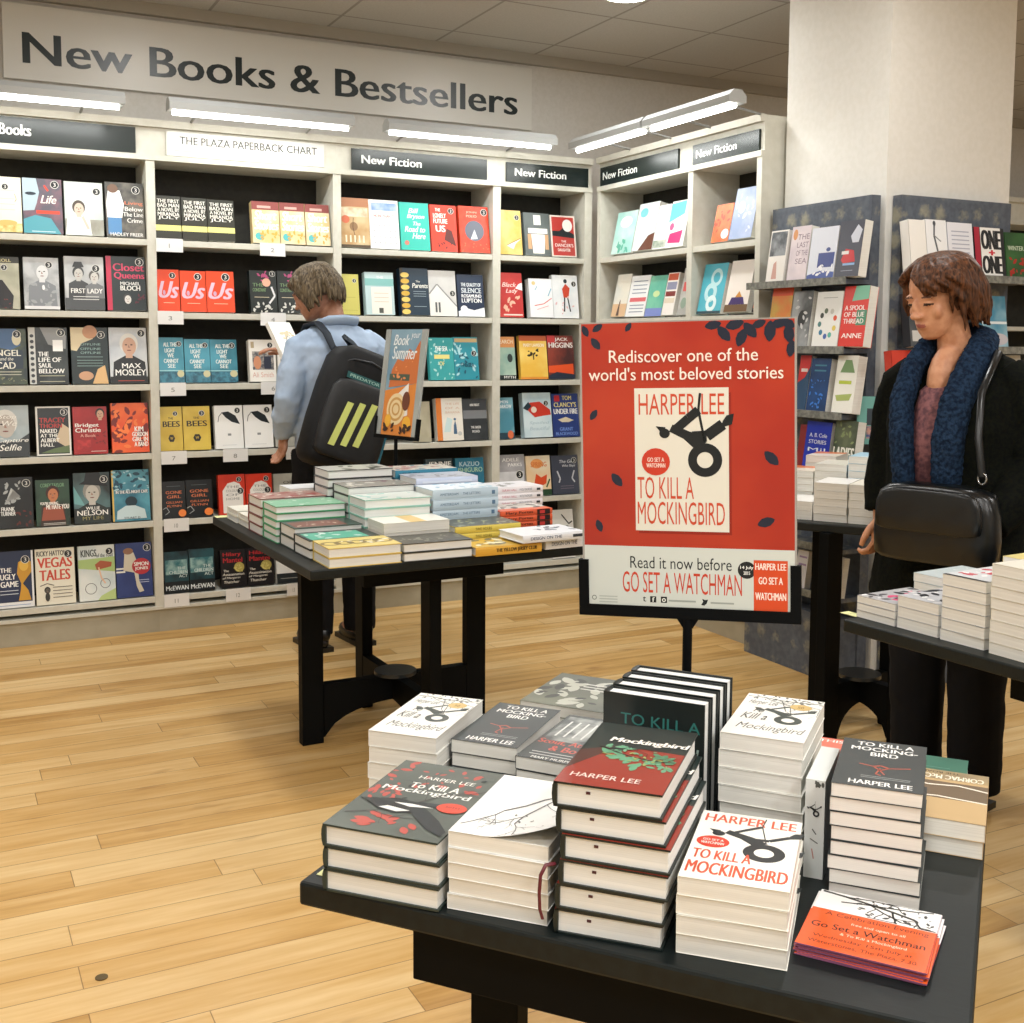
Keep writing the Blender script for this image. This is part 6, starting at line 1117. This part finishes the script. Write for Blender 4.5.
m = MB(); m.tube([(-.075, -.03, 1.46), (-.06, -.075, 1.475), (0, -.085, 1.48), (.06, -.075, 1.475), (.08, -.02, 1.465), (.05, .07, 1.45)], .016, shirt, 10, flat=1.6); m.build('collar', man)
tro = mat('0e0f12', .85, '131418', 20., spec=.2)
m = MB()
loft(m, [(0, -.002, .8, .178, .135), (0, -.002, .88, .18, .137), (0, -.002, .95, .176, .134)], tro)
for s in (-1, 1): limb(m, [(s*.09, 0, .9), (s*.1, .01, .7), (s*.105, .0, .48), (s*.105, -.008, .25), (s*.105, -.01, .07)], [.118, .108, .087, .078, .072], tro)
fuse(m, 'trousers', man, .009, 2, [tro], None, (.012, .08))
shoe_m = mat('0d0e10', .35)
for s in (-1, 1):
    m = MB(); m.ell((s*.105, .045, .042), (.05, .145, .042), shoe_m); m.box(s*.105-.045, -.09, 0, s*.105+.045, .17, .022, shoe_m); m.ell((s*.105, -.04, .075), (.046, .06, .04), shoe_m); m.build('shoe', man)
# backpack worn on one shoulder
bp = empty('backpack', MP, MR); tag(bp, 'black backpack with three pale yellow stripes hanging from one shoulder', 'backpack')
BM = Matrix.Translation((-.055, -.255, 1.09)) @ Matrix.Rotation(R(20), 4, 'Y') @ Matrix.Rotation(R(-4), 4, 'X')
bk = mat('090b0d', .6, '0e1013', 30., spec=.3); 
m = MB()
def rbox(m, w, d, h, mt, M_, off=(0,0,0)):
    rings = []
    for t, k in ((-1, .78), (-.96, .9), (-.85, 1), (-.3, 1.02), (.3, 1.0), (.75, .93), (.92, .78), (1, .5)):
        rings.append((t, k))
    vs = []; n = 32
    for t, k in rings:
        for i in range(n):
            a = 2*math.pi*i/n; cx, sx_ = math.cos(a), math.sin(a)
            x = math.copysign(abs(cx)**.5, cx)*w/2*k; y = math.copysign(abs(sx_)**.6, sx_)*d/2*(k*.6+.4 if t > 0 else k)
            vs.append((x+off[0], y+off[1], t*h/2+off[2]))
    f = [(j*n+i, j*n+(i+1)%n, (j+1)*n+(i+1)%n, (j+1)*n+i) for j in range(len(rings)-1) for i in range(n)]+[tuple(reversed(range(n))), tuple(range((len(rings)-1)*n, len(rings)*n))]
    m.add(vs, f, mt, M_, True)
rbox(m, .34, .17, .53, bk, BM); m.build('main_compartment', bp)
m = MB(); rbox(m, .3, .06, .34, mat('0e1012', .55, '15171a', 30.), BM, (0, -.085, -.055)); pocket = m.build('front_pocket', bp)
m = MB(); rbox(m, .03, .12, .3, mat('1f6a80', .6, '2a7c92', 40.), BM, (.163, -.015, -.09)); m.build('side_pocket', bp)
FM = BM @ Matrix.Translation((0, -.1165, -.055)) @ Matrix(((1,0,0,0),(0,0,-1,0),(0,1,0,0),(0,0,0,1)))
ym = mat('d3dc7c', .5)
for i in range(3):
    m = MB(); x = -.105+.055*i
    m.prism([(x, -.125+.012*i), (x+.028, -.125+.012*i), (x+.063, .07+.012*i), (x+.035, .07+.012*i)], 0, .004, ym, FM); m.build('stripe', pocket)
m = MB(); LM = BM @ Matrix.Translation((-.01, -.089, .13)) @ Matrix(((1,0,0,0),(0,0,-1,0),(0,1,0,0),(0,0,0,1)))
m.box(-.085, -.013, 0, .085, .013, .003, mat('1e5a5c', .5), LM); draw(m, LM @ Matrix.Translation((-.085, -.013, .003)), .17, .026, [TT('PREDATOR', .08, .25, .92, .75, 'a8cfc4', .02)], .0005); m.build('brand_patch', bp)
m = MB(); m.tube([BM @ Vector(p) for p in ((-.13, -.06, .17), (-.08, -.085, .2), (0, -.09, .212), (.08, -.085, .2), (.13, -.05, .16))], .004, mat('2c2f33', .4), 6); m.build('zip', bp)
strap_m = mat('15202c', .7)
m = MB(); m.tube([BM @ Vector((-.02, .06, .2)), Vector((-.085, -.16, 1.36)), Vector((-.1, -.13, 1.42)), Vector((-.11, -.06, 1.465)), Vector((-.115, .04, 1.455)), Vector((-.11, .12, 1.39)), Vector((-.1, .155, 1.3))], .024, strap_m, 10, flat=.35); m.build('strap', bp)
m = MB(); m.tube([BM @ Vector((.05, .05, .21)), Vector((-.04, -.17, 1.41)), Vector((-.01, -.195, 1.38)), BM @ Vector((.11, .03, .2))], .016, strap_m, 8, flat=.4); m.build('strap', bp)
# book in his hand
HB = Matrix.Translation(MP) @ Matrix.Rotation(MR, 4, 'Z') @ Matrix.Translation((-.15, .27, 1.30)) @ Matrix.Rotation(R(18), 4, 'Z') @ Matrix.Rotation(R(55), 4, 'X')
m = MB(); single_book(m, [('B', 'eae7e0'), ('X', 301, 10, .3, .2, .9, .7, .25, 'c8b890'), ('L', [(.3,.3),(.6,.6),(.85,.4)], .02, '6a5c44'), *bars(.15, .8, (.85,), 'b8b4a8')], .13, .195, .022, HB); tag(m.build('book'), 'white book held open by the person in the pale blue shirt', 'book')

# ---- woman in the dark coat
sk2 = mat('c48a68', .5, 'cf9875', 50.)
WP = (2.71, 2.43, 0); WR = R(104)
wo = empty('person', WP, WR); tag(wo, 'person with auburn hair in a dark coat and navy scarf looking down', 'person')
m = MB(); Hw = Matrix.Translation((.03, .06, 1.525)) @ Matrix.Rotation(R(-16), 4, 'Z') @ Matrix.Rotation(R(-16), 4, 'X')
head_pieces(m, Hw, sk2)
m.ell((0, .04, 1.27), (.055, .1, .12), sk2); limb(m, [(.01, .05, 1.475), (0, .035, 1.41), (0, .01, 1.34), (0, 0, 1.28)], [.047, .047, .055, .08], sk2)
loft(m, [(0, 0, .82, .165, .12), (0, 0, .95, .15, .115), (0, .01, 1.1, .155, .13), (0, .005, 1.22, .14, .095), (0, -.01, 1.29, .12, .06), (0, -.01, 1.34, .08, .055), (0, .01, 1.38, .055, .05)], sk2)
for s in (-1, 1): limb(m, [(s*.085, 0, .86), (s*.09, .01, .66), (s*.09, 0, .45), (s*.09, -.01, .27), (s*.09, -.015, .09)], [.095, .082, .06, .052, .037], sk2); m.ell((s*.09, .04, .045), (.038, .11, .04), sk2)
limb(m, [(-.14, -.01, 1.26), (-.205, -.01, 1.16), (-.225, 0, 1.04), (-.2, .09, .93), (-.17, .17, .85)], [.035, .042, .038, .034, .025], sk2)
hand(m, Matrix.Translation((-.17, .165, .86)) @ Matrix.Rotation(R(-65), 4, 'X') @ Matrix.Rotation(R(90), 4, 'Y'), sk2, 1, .6)
limb(m, [(.14, -.01, 1.26), (.195, .0, 1.16), (.212, .01, 1.05), (.212, .03, .93), (.205, .05, .84)], [.035, .042, .038, .034, .025], sk2)
hand(m, Matrix.Translation((.205, .05, .855)) @ Matrix.Rotation(R(-80), 4, 'X') @ Matrix.Rotation(R(-90), 4, 'Y'), sk2, 1, .6)
def paint_wo(c):
    q = Hw.inverted() @ c
    if q.length < .14 and q.y > .06:
        for s in (-1, 1):
            if abs(q.x-s*.032) < .0125 and abs(q.z+.003) < .0035: return 1
            if abs(q.x-s*.033) < .017 and abs(q.z-.02+abs(q.x-s*.03)*.15) < .003: return 2
        if abs(q.z+.0645) < .0055 and abs(q.x) < .019 and q.y > .085: return 3
    return 0
fuse(m, 'body', wo, .0045, 2, [sk2, mat('2a1d18', .3), mat('5a3a28', .7), mat('a8625a', .45)], paint_wo)
hair_locks(wo, Hw, 23, 130, '2a1a12', '74492e', -.02, .095, .024)
coat = mat('0b0d0d', .95, '14160f', 120., spec=.08)
m = MB()
loft(m, [(0, -.01, .62, .25, .2), (0, -.01, .75, .235, .185), (0, -.005, .9, .215, .17), (0, 0, 1.02, .205, .162), (0, .005, 1.14, .205, .165), (0, -.005, 1.24, .205, .14), (0, -.03, 1.31, .195, .098), (0, -.038, 1.345, .145, .075), (0, -.038, 1.368, .09, .055)], coat)
for s in (-1, 1):
    limb(m, [(s*.14, -.02, 1.3), (s*.185, -.015, 1.265), (s*.21, -.01, 1.17), (s*.218, .0, 1.04), (-.215 if s < 0 else .215, .085 if s < 0 else .03, .94 if s < 0 else .93), (-.19 if s < 0 else .208, .145 if s < 0 else .045, .87 if s > 0 else .885)], [.062, .068, .066, .063, .058, .053], coat)
fuse(m, 'coat', wo, .008, 2, [coat], None, (.015, .08))
m = MB(); blo = mat('5c3a42', .8, '8a5a5c', 70.)
loft(m, [(0, .08, .95, .075, .11), (0, .085, 1.12, .08, .108), (0, .085, 1.2, .075, .085), (0, .08, 1.25, .065, .07), (0, .07, 1.275, .045, .045)], blo); m.build('blouse', wo)
scm = mat('142032', .95, '253850', 90., bump=.6, spec=.1)
m = MB()
m.tube([(-.065, .165, .93), (-.075, .185, 1.02), (-.078, .19, 1.12), (-.085, .165, 1.22), (-.09, .1, 1.31), (-.085, .03, 1.37), (-.055, -.05, 1.405), (0, -.08, 1.415), (.055, -.05, 1.405), (.085, .03, 1.37), (.09, .1, 1.31), (.082, .165, 1.22), (.06, .2, 1.12), (.05, .2, 1.02), (.045, .18, .9)],
       [.035, .044, .046, .046, .045, .044, .042, .042, .042, .044, .045, .046, .046, .044, .036], scm, 14, flat=.75)
fuse(m, 'scarf', wo, .005, 1, [scm], None, (.009, .012))
m = MB(); tw = mat('0c0d11', .9, spec=.2)
for s in (-1, 1): limb(m, [(s*.09, 0, .8), (s*.095, .01, .62), (s*.095, 0, .42), (s*.095, -.008, .22), (s*.095, -.01, .06)], [.1, .098, .084, .078, .075], tw)
fuse(m, 'trousers', wo, .009, 2, [tw], None, (.01, .08))
for s in (-1, 1):
    m = MB(); m.ell((s*.095, .045, .04), (.045, .13, .04), shoe_m); m.box(s*.095-.04, -.075, 0, s*.095+.04, .155, .02, shoe_m); m.build('shoe', wo)
# bag
hb = empty('shoulder_bag', WP, WR); tag(hb, 'black leather shoulder bag carried in front of the dark coat', 'bag')
lea = mat('080a0c', .3, '0e1214', 14., bump=.25)
GM = Matrix.Translation((.03, .25, .93)) @ Matrix.Rotation(R(14), 4, 'Z')
GM = Matrix.Translation((-.075, .232, .885)) @ Matrix.Rotation(R(4), 4, 'Z')
m = MB(); rbox(m, .35, .1, .22, lea, GM); m.build('bag_body', hb)
m = MB(); rbox(m, .3, .03, .12, lea, GM, (0, .058, .04)); rbox(m, .3, .03, .1, lea, GM, (0, -.058, .05)); m.build('flap', hb)
sil = mat('a8aaac', .25, metal=1.)
for x in (-.12, .12):
    m = MB(); T_ = GM @ Matrix.Translation((x, -.01, .125)); m.tube([T_ @ Vector((.012*math.cos(a), 0, .016*math.sin(a)+.01)) for a in [i*math.pi/5 for i in range(11)]], .0028, sil, 6); m.build('ring', hb)
m = MB(); m.tube([GM @ Vector((-.12, -.01, .14)), (-.18, .215, 1.13), (-.16, .17, 1.25), (-.14, .04, 1.365), (-.08, -.1, 1.35), (.08, -.18, 1.2), (.12, -.16, 1.08), (.1, .08, 1.0), GM @ Vector((.12, -.01, .14))], .011, lea, 8, flat=.4); m.build('strap', hb)
